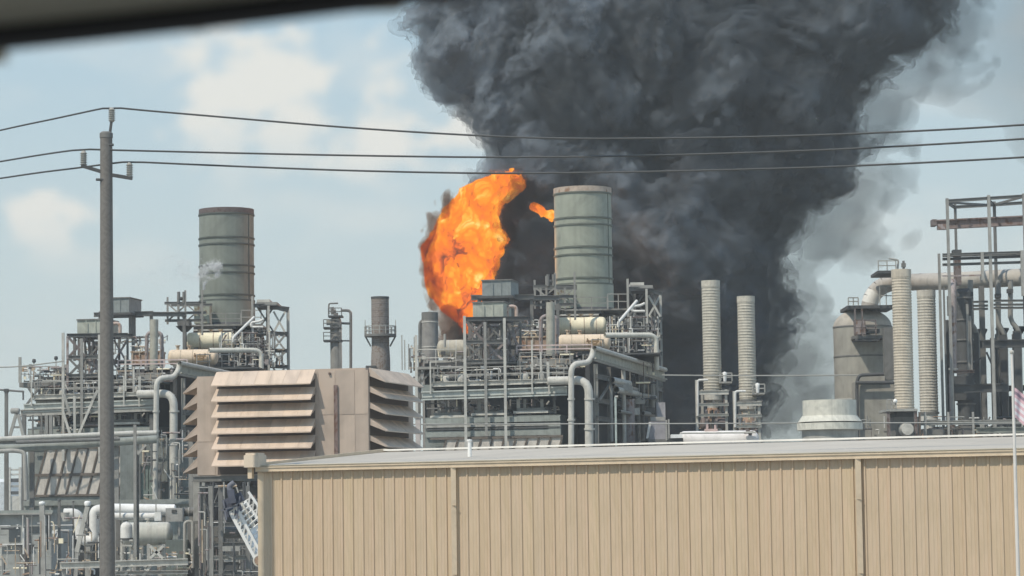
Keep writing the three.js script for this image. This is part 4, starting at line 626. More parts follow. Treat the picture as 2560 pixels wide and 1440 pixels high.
onlyOne('pipework', 'pipework', 'small pipes on the gallery at the left end of the left plant', (o) => packed(o, 60, 915, 165, 955, 206, 209, 60, 35, .35));
onlyOne('pipework', 'pipework', 'pipes and brackets under the side walkway left of the utility pole', (o) => packed(o, 88, 1040, 260, 1086, 204.6, 207, 60, 36, .35));
onlyOne('yard_shed', 'shed', 'long grey shed wall behind the white vessels at the lower left', (o) => { part(o, 'wall', pblock(60, 1256, 480, 1500, 190, 190, 6), C.casingPale); part(o, 'fascia', pblock(58, 1250, 482, 1262, 189.7, 189.7, 6.4), mat(.28, .30, .285)); part(o, 'opening', pblock(180, 1290, 300, 1500, 189.9, 189.9, .2), C.recess); for (let i = 0; i < 9; i++) part(o, 'wall_rib', post(80 + i * 46, 1264, 1500, 189.85, .14), C.grey); });

// two slender stacks on the skyline between the plants
onlyOne('column_tower', 'tower', 'slender grey column with small platforms and a side pipe on the skyline', (o) => {
  const Z = 232, c = W(840, 840, Z); c.y = 0; const y = (p) => W(840, p, Z).y, R = M(14.5, Z); part(o, 'shell', lathe(c, [[R, 0], [R, y(806)], [R * .85, y(797)], [R * .4, y(790)], [R * .4, y(782)]], 24), C.grey);
  for (const [p, x0, x1] of [[788, 820, 856], [817, 808, 852], [849, 808, 854]]) { part(o, 'platform', pblock(x0, p, x1, p + 4, Z - .7, Z - .7, 1.6), C.dark); part(o, 'handrail', railing(W(x0 + 1, p, Z - .7), W(x1 - 2, p, Z - .7), .6, .035), C.steel); }
  part(o, 'side_pipe', tube([W(852, 776, Z), W(877, 776, Z), W(877, 1000, Z)], M(3.6, Z), .3, 12), C.steel); part(o, 'side_pipe', tube([W(850, 808, Z), W(877, 809, Z)], M(3, Z)), C.steel); part(o, 'link', tube([W(850, 852, Z), W(877, 852, Z)], .06), C.steel); part(o, 'davit', tube([W(822, 786, Z), W(822, 759, Z), W(845, 758, Z)], M(2, Z)), C.steel); part(o, 'top_valve', joined([tube([W(832, 786, Z), W(830, 768, Z)], .16), tube([W(826, 778, Z), W(840, 778, Z)], .12)]), C.steel); part(o, 'junction_box', pblock(816, 800, 836, 812, Z - .5, Z - .5, .5), C.mid); part(o, 'ladder', joined([0, 1].map((i) => post(850 + i * 3, 815, 1000, Z - .6, .06))), C.mid);
});
onlyOne('mottled_stack', 'stack', 'stubby mottled brown stack with a round railed platform on the skyline', (o) => {
  const Z = 216, c = W(951, 840, Z); c.y = 0; const y = (p) => W(951, p, Z).y, R = M(22, Z), R2 = M(24, Z);
  part(o, 'upper_shell', lathe(c, [[R2, 0], [R2, y(900)], [R, y(862)], [R, y(744)], [R * .9, y(744)]], 30), mat(.29, .255, .23, { map: rusty, rep: .5 })); for (let i = 0; i < 22; i++) part(o, 'brick_band', lathe(c, [[R, y(744 + i * 5.4 + 1.6)], [R * 1.02, y(744 + i * 5.4 + 1.2)], [R * 1.02, y(744 + i * 5.4)], [R, y(744 + i * 5.4 - .4)]], 26), i % 3 ? mat(.26, .225, .20, { map: rusty, rep: .7 }) : C.brownSteel);
  part(o, 'gallery_floor', lathe(c, [[R, y(842)], [M(40, Z), y(842)], [M(40, Z), y(836)], [R, y(836)]], 30), C.steel); for (const s of [-1, 1]) part(o, 'gallery_bracket', bar(W(951 + s * 38, 840, Z), W(951 + s * 24, 866, Z), .12), C.steel);
  part(o, 'handrail', (() => { const g = []; for (let i = 0; i < 16; i++) { const a = i / 16 * Math.PI * 2, r = M(39, Z), p = V(c.x + Math.cos(a) * r, y(837), c.z + Math.sin(a) * r), b = (i + 1) / 16 * Math.PI * 2, q = V(c.x + Math.cos(b) * r, y(837), c.z + Math.sin(b) * r); g.push(bar(p, p.clone().setY(y(816)), .06)); for (const h of [816, 826]) g.push(bar(p.clone().setY(y(h)), q.clone().setY(y(h)), .05)); } return joined(g); })(), C.mid);
  for (const x of [913, 989]) part(o, 'lamp', joined([post(x, 800, 838, Z, .06)]), C.mid); part(o, 'lower_ledge', pblock(914, 914, 940, 920, Z - 1, Z - 1, 1), C.dark); part(o, 'rim', lathe(c, [[R, y(748)], [R * 1.04, y(747)], [R * 1.04, y(742)], [R * .85, y(742)]], 28), C.dark);
});
onlyOne('distant_tank', 'tank', 'far off white tank behind the left edge of the plant', (o) => { const Z = 620, c = W(-20, 1235, Z); c.y = 0; part(o, 'shell', lathe(c, [[8, 0], [8, W(0, 1206, Z).y], [4, W(0, 1199, Z).y], [.001, W(0, 1196, Z).y]], 40), C.bright); part(o, 'stairs', bar(V(c.x + 5, .5, c.z + 6.4), V(c.x + 7.4, W(0, 1210, Z).y, c.z + 3), .5), C.mid); });
onlyOne('distant_scaffold', 'scaffold', 'far off pale frame with dark bands seen in the gap at the left edge', (o) => { const Z = 420; for (const x of [24, 50]) part(o, 'column', post(x, 1168, 1400, Z, .35), C.pale); for (const [y, h, m] of [[1172, 4, C.pale], [1184, 4, C.pale], [1196, 9, C.dark], [1213, 5, C.mid], [1228, 8, C.dark]]) part(o, 'beam', pblock(22, y, 52, y + h, Z, Z, 2), m); part(o, 'lower_block', pblock(20, 1240, 54, 1500, Z, Z, 6), C.pale); });

// ---------------------------------------------------------------- right side: corrugated stacks, domed vessel, steel tower
function ribbed(name, label, px, w, y0, y1, Z, m, lean = 0) {
  return onlyOne(name, 'stack', label, (o) => {
    const c = W(px, (y0 + y1) / 2, Z), y = (p) => W(px, p, Z).y, R = M(w / 2, Z); c.y = 0; const n = Math.round((y1 - y0) / 7.6), pr = [];
    const top = y(y0), H = y(y0) - y(y1), cap = H * .055; pr.push([R * .93, y(y1)]);
    for (let i = 0; i < n; i++) { const b = y(y1) + (H - cap) * i / n, s = (H - cap) / n; pr.push([R * .945, b + s * .05], [R * .955, b + s * .45], [R, b + s * .62], [R, b + s * .84], [R * .945, b + s * .98]); }
    part(o, 'ribbed_shell', lathe(c, pr, 34, true), m); part(o, 'cap_band', lathe(c, [[R * .95, top - cap], [R * 1.0, top - cap], [R * 1.0, top], [R * .86, top], [R * .86, top - cap]], 34), m);
    part(o, 'base_ring', lathe(c, [[R * .93, y(y1 + 5)], [R * 1.08, y(y1 + 5)], [R * 1.08, y(y1)], [R * .93, y(y1)]], 34), C.steel);
    part(o, 'neck', lathe(c, [[R * .6, y(y1 + 44)], [R * .62, y(y1 + 30)], [R * .92, y(y1 + 24)], [R * .92, y(y1 + 5)]], 26), C.pale);
    part(o, 'pedestal', lathe(c, [[R * .85, 0], [R * .85, y(y1 + 60)], [R * .6, y(y1 + 44)]], 20), C.rust);
  });
}
const ribM = mat(.57, .535, .46, { map: grime, rep: .35 }), ribT = mat(.59, .525, .43, { map: grime, rep: .2 });
ribbed('ribbed_stack', 'taller pale ribbed stack with a dark puff of smoke behind its top', 1779, 47, 702, 976, 204, ribM);
ribbed('ribbed_stack', 'shorter pale ribbed stack right of the taller one, in front of the black smoke', 1867, 45, 741, 999, 203, ribM);
ribbed('ribbed_stack', 'tan ribbed stack standing before the domed vessel and the curved duct', 2257, 50, 674, 1024, 188, ribT);
ribbed('ribbed_stack', 'paler tan ribbed stack with a clean top, between the tan one and the steel tower', 2319, 47, 726, 1030, 196, mat(.56, .52, .45, { map: grime, rep: .2 }));
for (const [lab, x0, x1, y0, yb, Z] of [['pale steel frame round the foot of the taller ribbed stack', 1740, 1826, 950, 1085, 202], ['pale steel frame round the foot of the shorter ribbed stack', 1834, 1908, 978, 1100, 201]]) onlyOne('burner_stand', 'steel frame', lab, (o) => {
  const a = x0 + 4, b = x1 - 8, f = [[a, Z], [a + 14, Z + 3], [b - 14, Z + 3], [b, Z]];
  for (const [x, z] of f) part(o, 'column', post(x, y0 + (x === a ? 0 : 24), 1300, z, .18), x === a ? C.pale : C.pipe);
  for (const [yy, h] of [[y0 + 32, .3], [y0 + 62, .22], [y0 + 88, .2]]) part(o, 'beam', ibeam(W(x0, yy, Z - .2), W(x1 - 4, yy - 1, Z - .2), .2, h), yy === y0 + 32 ? C.pale : C.pipe);
  part(o, 'cranked_rail', tube([W(a, y0 + 90, Z - .3), W(a, y0, Z - .3), W(a + 26, y0, Z - .3)], .09), C.white);
  part(o, 'gallery', pblock(b - 20, y0 + 4, b + 12, y0 + 8, Z + 1, Z + 1, 3), C.mid); part(o, 'handrail', railing(W(b - 18, y0 + 4, Z + 1), W(b + 12, y0 + 3, Z + 1), .6, .04), C.mid); part(o, 'gallery', pblock(b - 16, y0 + 22, b + 8, y0 + 27, Z + 1, Z + 1, 3), C.dark);
  part(o, 'lamp', lathe(W(b - 6, y0 - 10, Z), [[.1, -.4], [.14, 0], [.16, .25], [.0001, .32]], 12, false), C.bright); part(o, 'lamp_stem', post(b - 6, y0 - 6, y0 + 8, Z, .08), C.mid);
  for (let i = 0; i < 3; i++) part(o, 'burner_tube', post(a + 22 + i * 12, y0 + 74, y0 + 128, Z + .3, .22), i === 1 ? C.rust : C.pinkSteel); part(o, 'rusty_drum', drumShape(W(a + 14, y0 + 112, Z + 1.6), W(b - 8, y0 + 112, Z + 1.6), .5), C.brownSteel);
  packed(o, a, y0 + 40, b, y0 + 125, Z, Z + 2, 14, x0, .45);
});
onlyOne('white_tank', 'tank', 'low bright white tank roof at the foot of the two pale ribbed stacks', (o) => { const Z = 186; part(o, 'shell', drumShape(W(1712, 1100, Z), W(1880, 1098, Z), M(22, Z), 30, .8), mat(.84, .79, .76, { map: oil })); part(o, 'saddle', pblock(1720, 1108, 1872, 1500, Z, Z, 1), C.mid); part(o, 'top_fitting', joined([pblock(1762, 1072, 1794, 1080, Z - .2, Z - .2, .4), post(1768, 1060, 1078, Z, .14), post(1788, 1062, 1078, Z, .14)]), mat(.6, .45, .42)); part(o, 'deck_rail', tube([W(1700, 1083, Z - 1), W(1890, 1081, Z - 1)], .06), C.pale); part(o, 'valve', joined([bar(W(1866, 1072, Z - .8), W(1878, 1088, Z - .8), .2), bar(W(1860, 1082, Z - .8), W(1884, 1080, Z - .8), .16)]), C.brownSteel); });
onlyOne('white_pallet', 'pallet', 'small white bundle lying left of the bright white tank roof', (o) => { part(o, 'sheet', pblock(1678, 1086, 1706, 1095, 184, 184, 1), C.bright); part(o, 'stand', pblock(1674, 1095, 1708, 1500, 184.2, 184.2, 1.4), C.recess); });
onlyOne('roof_vent', 'vent', 'pale green stepped roof vent in front of the domed vessel', (o) => { const Z = 180, y = (p) => W(2074, p, Z).y, c = W(2074, 1040, Z); c.y = 0; const R = (w) => M(w / 2, Z), m = mat(.66, .645, .57), q = (w, a, b, nm, mm = m, w2 = w) => part(o, nm, lathe(c, [[.001, y(b)], [R(w), y(b)], [R(w2), y(a)], [.001, y(a)]], 36), mm); q(134, 1001, 1040, 'drum'); q(160, 1040, 1055, 'sloping_skirt', m, 138); q(164, 1058, 1075, 'lower_ring'); q(130, 1055, 1058, 'gap_ring', C.dark); q(140, 1075, 1500, 'base', C.mid); });
onlyOne('domed_vessel', 'vessel', 'large grey domed vessel with a curved duct leaving its top', (o) => {
  const Z = 208, c = W(2158, 900, Z), y = (p) => W(2158, p, Z).y, R = M(73, Z); c.y = 0; const m = mat(.35, .335, .295, { map: grime, rep: .1 }), mt = mat(.47, .43, .375, { map: grime, rep: .12 });
  part(o, 'shell', lathe(c, [[R, 0], [R, y(818)]], 44), m);
  const pr = []; for (let i = 0; i <= 10; i++) { const a = i / 10 * Math.PI / 2; pr.push([Math.max(.001, R * Math.cos(a)), y(818) + (y(772) - y(818)) * Math.sin(a)]); } part(o, 'dome', lathe(c, pr, 44, false), mt);
  for (const p of [818, 892]) part(o, 'band', lathe(c, [[R, y(p + 2)], [R * 1.02, y(p + 1.6)], [R * 1.02, y(p - 1.6)], [R, y(p - 2)]], 44), C.steel); part(o, 'skirt_ring', lathe(c, [[R, y(1004)], [R * 1.03, y(1003)], [R * 1.03, y(998)], [R, y(997)]], 44), C.mid);
  part(o, 'lower_block', pblock(2142, 952, 2240, 1500, 203, 203, 6), m); part(o, 'inset_block', pblock(2150, 940, 2212, 952, 203.4, 203.4, 4), m); part(o, 'corner_pipe', tube([W(2144, 1110, 202.6), W(2142, 955, 202.6), W(2148, 938, 202.6), W(2210, 935, 202.6)], .13), C.dark); part(o, 'corner_pipe', tube([W(2140, 957, 202.5), W(2240, 956, 202.5)], .14), C.dark); part(o, 'downcomer', post(2222, 820, 950, 204, .75), C.steel);
  part(o, 'side_platform', pblock(2134, 838, 2232, 846, 204.4, 204.4, 3), C.steel); part(o, 'platform_bracket', pblock(2138, 846, 2200, 852, 204.4, 204.4, 2), C.dark); part(o, 'handrail', railing(W(2136, 838, 204), W(2190, 838, 204), 1.1, .04), C.brownSteel); for (const x of [2138, 2156]) part(o, 'ladder_rail', post(x, 772, 840, 204, .1), C.brownSteel); part(o, 'hatch_box', pblock(2140, 800, 2162, 836, 204.6, 204.6, 1), C.pinkSteel); part(o, 'box', pblock(2168, 822, 2200, 832, 204.2, 204.2, 1), C.dark);
});
onlyOne('curved_duct', 'duct', 'thick curved duct rising from the domed vessel and running right through the steel tower', (o) => {
  const Z = 208, R = M(21, Z), ce = W(2240, 770, Z), rad = M(67, Z), N = 7; // mitred elbow in flat segments
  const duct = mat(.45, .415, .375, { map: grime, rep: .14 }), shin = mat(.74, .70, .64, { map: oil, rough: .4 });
  const pt = (a) => V(ce.x - rad * Math.cos(a), ce.y - M(3, Z) + rad * Math.sin(a), ce.z);
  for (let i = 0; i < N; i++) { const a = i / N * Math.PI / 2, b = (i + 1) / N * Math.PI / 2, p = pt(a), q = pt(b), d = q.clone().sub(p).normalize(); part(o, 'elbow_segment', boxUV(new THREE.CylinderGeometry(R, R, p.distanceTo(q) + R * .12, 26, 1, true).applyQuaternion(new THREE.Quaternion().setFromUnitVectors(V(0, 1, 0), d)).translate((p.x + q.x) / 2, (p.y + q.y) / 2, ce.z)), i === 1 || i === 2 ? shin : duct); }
  const s = pt(Math.PI / 2), e = W(2366, 703, 203), e2 = W(2700, 686, 192); part(o, 'straight_run', tube([s, e], R, R, 26), duct); part(o, 'straight_run', tube([e, e2], R, R, 26), mat(.48, .445, .395, { map: grime, rep: .1 })); for (const k of [.5, .98]) { const p = s.clone().lerp(e, k); part(o, 'joint_band', boxUV(new THREE.CylinderGeometry(R * 1.03, R * 1.03, .12, 26, 1, true).rotateZ(Math.PI / 2).translate(p.x, p.y, p.z)), C.brownSteel); }
  const f = pt(0); part(o, 'foot_collar', lathe(V(f.x, f.y - .6, f.z), [[R, -.8], [R, .7]], 26), duct); part(o, 'collar_platform', pblock(2118, 763, 2236, 771, 205.4, 205.4, 4.5), C.dark); part(o, 'handrail', railing(W(2121, 763, 205.3), W(2146, 763, 205.3), .55, .04), C.mid); part(o, 'handrail', railing(W(2200, 763, 205.3), W(2232, 763, 205.3), 1.4, .035), C.mid); part(o, 'top_platform', pblock(2194, 676, 2268, 683, 203, 203, 4), C.dark); part(o, 'handrail', railing(W(2196, 676, 203), W(2240, 676, 203), .7, .035), C.mid); part(o, 'davit', tube([W(2244, 672, 203.2), W(2246, 650, 203.2), W(2222, 646, 203.2)], .07), C.mid); part(o, 'lamp', joined([post(2259, 652, 676, 203, .16), post(2259, 658, 668, 203, .3)]), C.steel);
});
onlyOne('steel_tower', 'steel tower', 'tall open steel tower with a heavy brown beam at the right edge', (o) => {
  const cols = [[2366, 496, 191, C.grey, .19], [2386, 510, 197, C.steel, .17], [2470, 488, 191, C.mid, .2], [2484, 504, 197, C.steel, .2], [2558, 484, 191, C.grey, .2], [2576, 500, 197, C.steel, .2]];
  for (const [x, y0, Z, m, w] of cols) { const t = W(x, y0, Z), b = W(x + (1300 - y0) * .026, 1100, Z); part(o, 'column', bar(V((t.x * 2 + b.x) / 3, 0, t.z), V((t.x * 2 + b.x) / 3, t.y, t.z), w), m); }
  part(o, 'column', post(2356, 634, 1300, 192, .17), C.grey);
  for (const [x, y0, y1, Z, w, m] of [[2448, 870, 1300, 199, .5, C.dark], [2461, 715, 1300, 198, .36, C.steel], [2487, 845, 1300, 199, .3, C.dark], [2506, 835, 1300, 199, .62, C.steel], [2530, 990, 1300, 199, .4, C.dark], [2546, 835, 1300, 199, .5, C.steel], [2575, 700, 1300, 198, .5, C.dark], [2600, 700, 1300, 198, .6, C.dark], [2436, 700, 1300, 199, .22, C.dark], [2372, 800, 1300, 198, .3, C.dark]]) part(o, 'column', post(x, y0, y1, Z, w), m);
  for (const [x, y, w] of [[2455, 828, 14], [2506, 826, 17], [2548, 822, 16]]) part(o, 'funnel', lathe(W(x, y + 14, 198.2), [[M(w * .45, 198), 0], [M(w, 198), M(16, 198)], [M(w, 198), M(20, 198)]], 4), C.dark);
  const bm = (x0, y0, x1, y1, Z0, Z1, w, h, m, nm = 'beam') => part(o, nm, ibeam(W(x0, y0, Z0), W(x1, y1, Z1), w, h), m);
  bm(2364, 503, 2470, 496, 191, 191, .16, .22, C.steel); bm(2470, 496, 2600, 488, 191, 191, .16, .22, C.steel); bm(2384, 518, 2484, 512, 197, 197, .16, .22, C.steel); bm(2484, 512, 2620, 503, 197, 197, .16, .22, C.steel); bm(2366, 505, 2386, 518, 191, 197, .14, .2, C.steel); bm(2470, 500, 2484, 512, 191, 197, .14, .2, C.steel);
  part(o, 'brace', bar(W(2366, 506, 191), W(2484, 513, 197), .14), C.steel); part(o, 'brace', bar(W(2484, 512, 197), W(2558, 492, 191), .14), C.steel);
  bm(2342, 562, 2640, 547, 194, 193, .5, .66, mat(.245, .19, .175, { map: rusty, rep: .15 }), 'crane_beam'); part(o, 'beam_end', pblock(2331, 548, 2342, 564, 193.6, 193.6, 1), C.brownSteel); part(o, 'beam_end', pblock(2345, 560, 2368, 573, 193.4, 193.4, .6), C.pinkSteel);
  for (const [y0, y1, Z] of [[637, 630, 191], [648, 640, 191.2], [662, 655, 191.4], [640, 634, 197]]) bm(2356, y0, 2640, y1 - 2, Z, Z - .5, .14, .18, y0 > 645 && y0 < 650 ? C.dark : C.steel); for (const [x0, x1, y, Z] of [[2456, 2640, 860, 192], [2395, 2640, 861, 197]]) bm(x0, y, x1, y - 3, Z, Z, .4, .55, C.dark);
  bm(2370, 972, 2520, 969, 192, 192, .4, .6, C.dark); bm(2370, 975, 2640, 968, 198, 198, .4, .4, C.dark); bm(2380, 930, 2436, 928, 191.4, 191.4, .3, .2, C.brownSteel); for (const [a, b, y] of [[2432, 2470, 755], [2484, 2620, 752], [2432, 2470, 765], [2484, 2620, 762], [2432, 2470, 773], [2484, 2620, 770]]) bm(a, y, b, y - 1, 194, 194, .1, .16, C.steel);
  part(o, 'mid_post', post(2456, 630, 700, 190.8, .2), C.mid); part(o, 'mid_post', post(2557, 626, 740, 190.6, .24), C.mid); part(o, 'brace', bar(W(2432, 910, 195), W(2452, 895, 195), .1), C.dark); part(o, 'brace', bar(W(2466, 880, 195), W(2488, 930, 195), .12), C.dark); part(o, 'brace', bar(W(2434, 945, 195), W(2448, 960, 195), .1), C.dark); part(o, 'stay', bar(W(2356, 690, 191), W(2460, 688, 190.8), .1), C.pinkSteel); for (const [x, y0, y1, m] of [[2364, 720, 1080, C.steel], [2376, 935, 1060, C.pinkSteel], [2366, 800, 830, C.dark], [2370, 740, 790, C.steel]]) part(o, 'rod', post(x, y0, y1, 191.6, .12), m);
});
onlyOne('dark_column', 'vessel', 'tall dark riveted column inside the steel tower at the right', (o) => { const Z = 195, y = (p) => W(2410, p, Z).y, c = W(2411, 860, Z); c.y = 0; part(o, 'upper_shaft', pblock(2386, 636, 2402, 712, Z - 1, Z - 1, .6), C.brownSteel); part(o, 'cap', pblock(2383, 624, 2404, 640, Z - 1.1, Z - 1.1, .8), C.dark); part(o, 'shell', lathe(c, [[M(21, Z), 0], [M(21, Z), y(730)], [M(15, Z), y(722)]], 24), C.dark); for (const p of [745, 800, 850, 905, 960, 1010]) part(o, 'flange', lathe(c, [[M(21, Z), y(p + 2)], [M(24, Z), y(p + 2)], [M(24, Z), y(p - 2)], [M(21, Z), y(p - 2)]], 24), C.steel); part(o, 'side_rack', joined([post(2420, 760, 930, Z - 1.6, .16), post(2427, 790, 930, Z - 1.6, .14)]), C.grey); part(o, 'equipment_box', pblock(2384, 940, 2436, 1000, Z - .8, Z - .8, 2), C.dark); });
onlyOne('pale_riser', 'pipe', 'pale round riser pipe at the left side of the dark column in the steel tower', (o) => { part(o, 'pipe_run', tube([W(2383, 925, 192.5), W(2382, 726, 192.5), W(2382, 705, 194)], M(9, 192), .6, 18), C.pinkSteel); part(o, 'foot', post(2384, 925, 1300, 192.6, .3), C.steel); part(o, 'flange', lathe(W(2383, 925, 192.5), [[.25, 0], [.34, 0], [.34, .12], [.25, .12]], 18), C.mid); });
for (const [x, xt, y0, yj, lab, Z] of [[2443, 2426, 738, 820, 'leftmost thick riser with a slanted offset in the steel tower', 196], [2513, 2496, 742, 825, 'middle thick riser with a slanted offset in the steel tower', 196.5], [2548, 2526, 730, 815, 'rightmost thick riser with a slanted offset in the steel tower', 195.5]]) onlyOne('offset_riser', 'pipe', lab, (o) => { const r = M(8, Z); part(o, 'pipe_run', tube([W(xt, 700, Z), W(xt, yj - 14, Z), W(x, yj + 12, Z), V(W(x, 1000, Z).x, 0, -Z)], r * .8, r, 16), C.grey); part(o, 'lower_sleeve', post(x, yj + 12, 1300, Z, r * 2.1, r * 2.1), C.dark); part(o, 'upper_collar', pblock(xt - 7, y0 - 8, xt + 7, y0 + 2, Z - .5, Z - .5, .5), C.dark); }, 'offset risers in the steel tower');
onlyOne('base_rack', 'rack', 'dark low equipment rack behind the warehouse roof at the right edge', (o) => { const Z = 189; part(o, 'rear_block', pblock(2335, 1064, 2700, 1500, Z + 6, Z + 6, 8), C.recess); part(o, 'beam', ibeam(W(2300, 1058, Z), W(2700, 1052, Z), .3, .3), C.mid); part(o, 'beam', ibeam(W(2440, 1076, Z + 1), W(2700, 1072, Z + 1), .3, .4), C.casingPale); for (const x of [2302, 2316, 2374, 2436]) part(o, 'post', post(x, 1030, 1300, Z - .4, .14), x < 2310 ? C.rust : C.mid); part(o, 'box', pblock(2318, 1072, 2358, 1088, Z, Z, 2), C.steel); part(o, 'box', pblock(2396, 1064, 2434, 1100, Z + 1, Z + 1, 2), C.steel); packed(o, 2310, 1040, 2560, 1098, Z, Z + 5, 70, 41, .25); });
onlyOne('gas_burner', 'burner', 'grey burner base with a round pale duct end under the tan ribbed stack', (o) => { const Z = 186; part(o, 'gallery', pblock(2216, 1022, 2294, 1028, Z - 1, Z - 1, 4), C.mid); part(o, 'shadow_gap', pblock(2240, 1030, 2284, 1042, Z, Z, 3), C.dark); part(o, 'housing', pblock(2236, 1042, 2296, 1500, Z, Z, 4), C.steel); part(o, 'round_duct', new THREE.CylinderGeometry(M(15, Z), M(17, Z), 1.2, 24).rotateX(Math.PI / 2).translate(...W(2266, 1073, Z - .6).toArray()), C.pale); part(o, 'handrail', railing(W(2218, 1022, Z - 1), W(2240, 1022, Z - 1), .6, .04), C.mid); part(o, 'lamp', new THREE.SphereGeometry(.15, 12, 8).translate(...W(2238, 1003, Z - 1).toArray()), C.bright); for (const x of [2224, 2292]) part(o, 'leg', post(x, 1028, 1300, Z - .8, .2), C.brownSteel); packed(o, 2150, 1040, 2236, 1098, Z + 3, Z + 8, 16, 42, .3); });
// long thin cables between the plants
{
  const cable = (pts, label, r = .05) => { const c = new THREE.CatmullRomCurve3(pts.map(([x, y, Z]) => W(x, y, Z)), false, 'centripetal'); const w = new THREE.Mesh(new THREE.TubeGeometry(c, 60, r, 6), C.mid); w.name = numbered('cable'); w.userData = { label, category: 'cable' }; w.castShadow = true; scene.add(w); };
  cable([[1000, 1061, 184], [1330, 1060, 184], [1720, 1059, 184], [2560, 1056, 184], [3000, 1054, 184]], 'long thin cable running level just above the warehouse roof', .045);
  cable([[1655, 938, 196], [1800, 939, 196], [2000, 939, 196], [2145, 938, 196]], 'thin cable between the end tower and the domed vessel', .05);
  cable([[-200, 921, 200], [0, 918, 200], [48, 916, 200], [160, 903, 200]], 'thin cable coming in from the left edge to the left plant', .05);
}

// ---------------------------------------------------------------- fire and smoke
/** Naive surface nets: meshes the surface d = 0 of a distance grid (negative inside). */
function surfaceNet(nx, ny, nz, D, at, least = 0) {
  const id = new Int32Array(nx * ny * nz).fill(-1), pos = [], I = (x, y, z) => x + nx * (y + ny * z), tri = [];
  for (let z = 0; z < nz - 1; z++) for (let y = 0; y < ny - 1; y++) for (let x = 0; x < nx - 1; x++) {
    let cx = 0, cy = 0, cz = 0, n = 0, mask = 0;
    for (let k = 0; k < 8; k++) if (D[I(x + (k & 1), y + (k >> 1 & 1), z + (k >> 2))] < 0) mask |= 1 << k;
    if (mask === 0 || mask === 255) continue;
    for (let k = 0; k < 8; k++) for (const b of [1, 2, 4]) if (!(k & b)) {
      const k2 = k | b; if (((mask >> k) & 1) === ((mask >> k2) & 1)) continue;
      const d0 = D[I(x + (k & 1), y + (k >> 1 & 1), z + (k >> 2))], d1 = D[I(x + (k2 & 1), y + (k2 >> 1 & 1), z + (k2 >> 2))], t = d0 / (d0 - d1);
      cx += (k & 1) + (b === 1 ? t : 0); cy += (k >> 1 & 1) + (b === 2 ? t : 0); cz += (k >> 2) + (b === 4 ? t : 0); n++;
    }
    id[I(x, y, z)] = pos.length / 3; const p = at(x + cx / n, y + cy / n, z + cz / n); pos.push(p.x, p.y, p.z);
  }
  const quad = (a, b, c, d, flip) => { if (a < 0 || b < 0 || c < 0 || d < 0) return; if (flip) tri.push(a, c, b, a, d, c); else tri.push(a, b, c, a, c, d); };
  for (let z = 1; z < nz - 1; z++) for (let y = 1; y < ny - 1; y++) for (let x = 1; x < nx - 1; x++) {
    const s = D[I(x, y, z)] < 0;
    if (s !== D[I(x + 1, y, z)] < 0) quad(id[I(x, y - 1, z - 1)], id[I(x, y, z - 1)], id[I(x, y, z)], id[I(x, y - 1, z)], !s);
    if (s !== D[I(x, y + 1, z)] < 0) quad(id[I(x - 1, y, z - 1)], id[I(x - 1, y, z)], id[I(x, y, z)], id[I(x, y, z - 1)], !s);
    if (s !== D[I(x, y, z + 1)] < 0) quad(id[I(x - 1, y - 1, z)], id[I(x, y - 1, z)], id[I(x, y, z)], id[I(x - 1, y, z)], !s);
  }
  const up = new Int32Array(pos.length / 3).map((_, i) => i), root = (i) => { while (up[i] !== i) i = up[i] = up[up[i]]; return i; };
  for (let i = 0; i < tri.length; i += 3) { up[root(tri[i])] = root(tri[i + 1]); up[root(tri[i + 1])] = root(tri[i + 2]); }
  const size = new Int32Array(up.length); for (let i = 0; i < tri.length; i += 3) size[root(tri[i])]++;
  const kept = []; for (let i = 0; i < tri.length; i += 3) if (size[root(tri[i])] >= least) kept.push(tri[i], tri[i + 1], tri[i + 2]);   // crumbs that came loose are dropped
  const g = new THREE.BufferGeometry(); g.setAttribute('position', new THREE.Float32BufferAttribute(pos, 3)); g.setIndex(kept); g.computeVertexNormals(); return g;
}
const lerpTable = (t, v) => { if (v <= t[0][0]) return t[0][1]; for (let i = 1; i < t.length; i++) if (v < t[i][0]) return mix(t[i - 1][1], t[i][1], (v - t[i - 1][0]) / (t[i][0] - t[i - 1][0])); return t[t.length - 1][1]; };
/** Small randomly turned soot flakes, one triangle each. */
class Flakes {
  constructor() { this.p = []; this.c = []; }
  add(x, y, z, s, r, col) { const a = () => (r() - .5) * 2 * s; for (let i = 0; i < 3; i++) { this.p.push(x + a(), y + a(), z + a()); if (col) this.c.push(col[0], col[1], col[2]); } }
  geometry() { const g = new THREE.BufferGeometry(); g.setAttribute('position', new THREE.Float32BufferAttribute(this.p, 3)); if (this.c.length) g.setAttribute('color', new THREE.Float32BufferAttribute(this.c, 3)); g.computeVertexNormals(); return g; }
}
const billow = (x, y, z) => { // rounded puffs: folded noise at several sizes, pushed along by a slow warp
  const wx = N3(x * .045, y * .045, z * .045 + 5) * 3, wy = N3(x * .045 + 9, y * .045, z * .045) * 3;
  x += wx; y += wy; let s = 0;
  for (const [f, a, o] of [[.085, 3.8, 0], [.19, 2.4, 7], [.42, 1.25, 13], [.95, .5, 23]]) s += a * (Math.abs(N3(x * f + o, y * f - o, z * f + o * 2)) - .28);
  return s;
};
const SZ = 262, SM = SZ / FPX;                                // the plume's middle plane and its metres per photograph pixel
const ORG = W(1280, 720, SZ);
const sm = (u, v) => W(u, v, SZ);
const smokeSoot = mat(.072, .084, .098, { map: null, rough: 1 });
let smokeD, smokeAt;
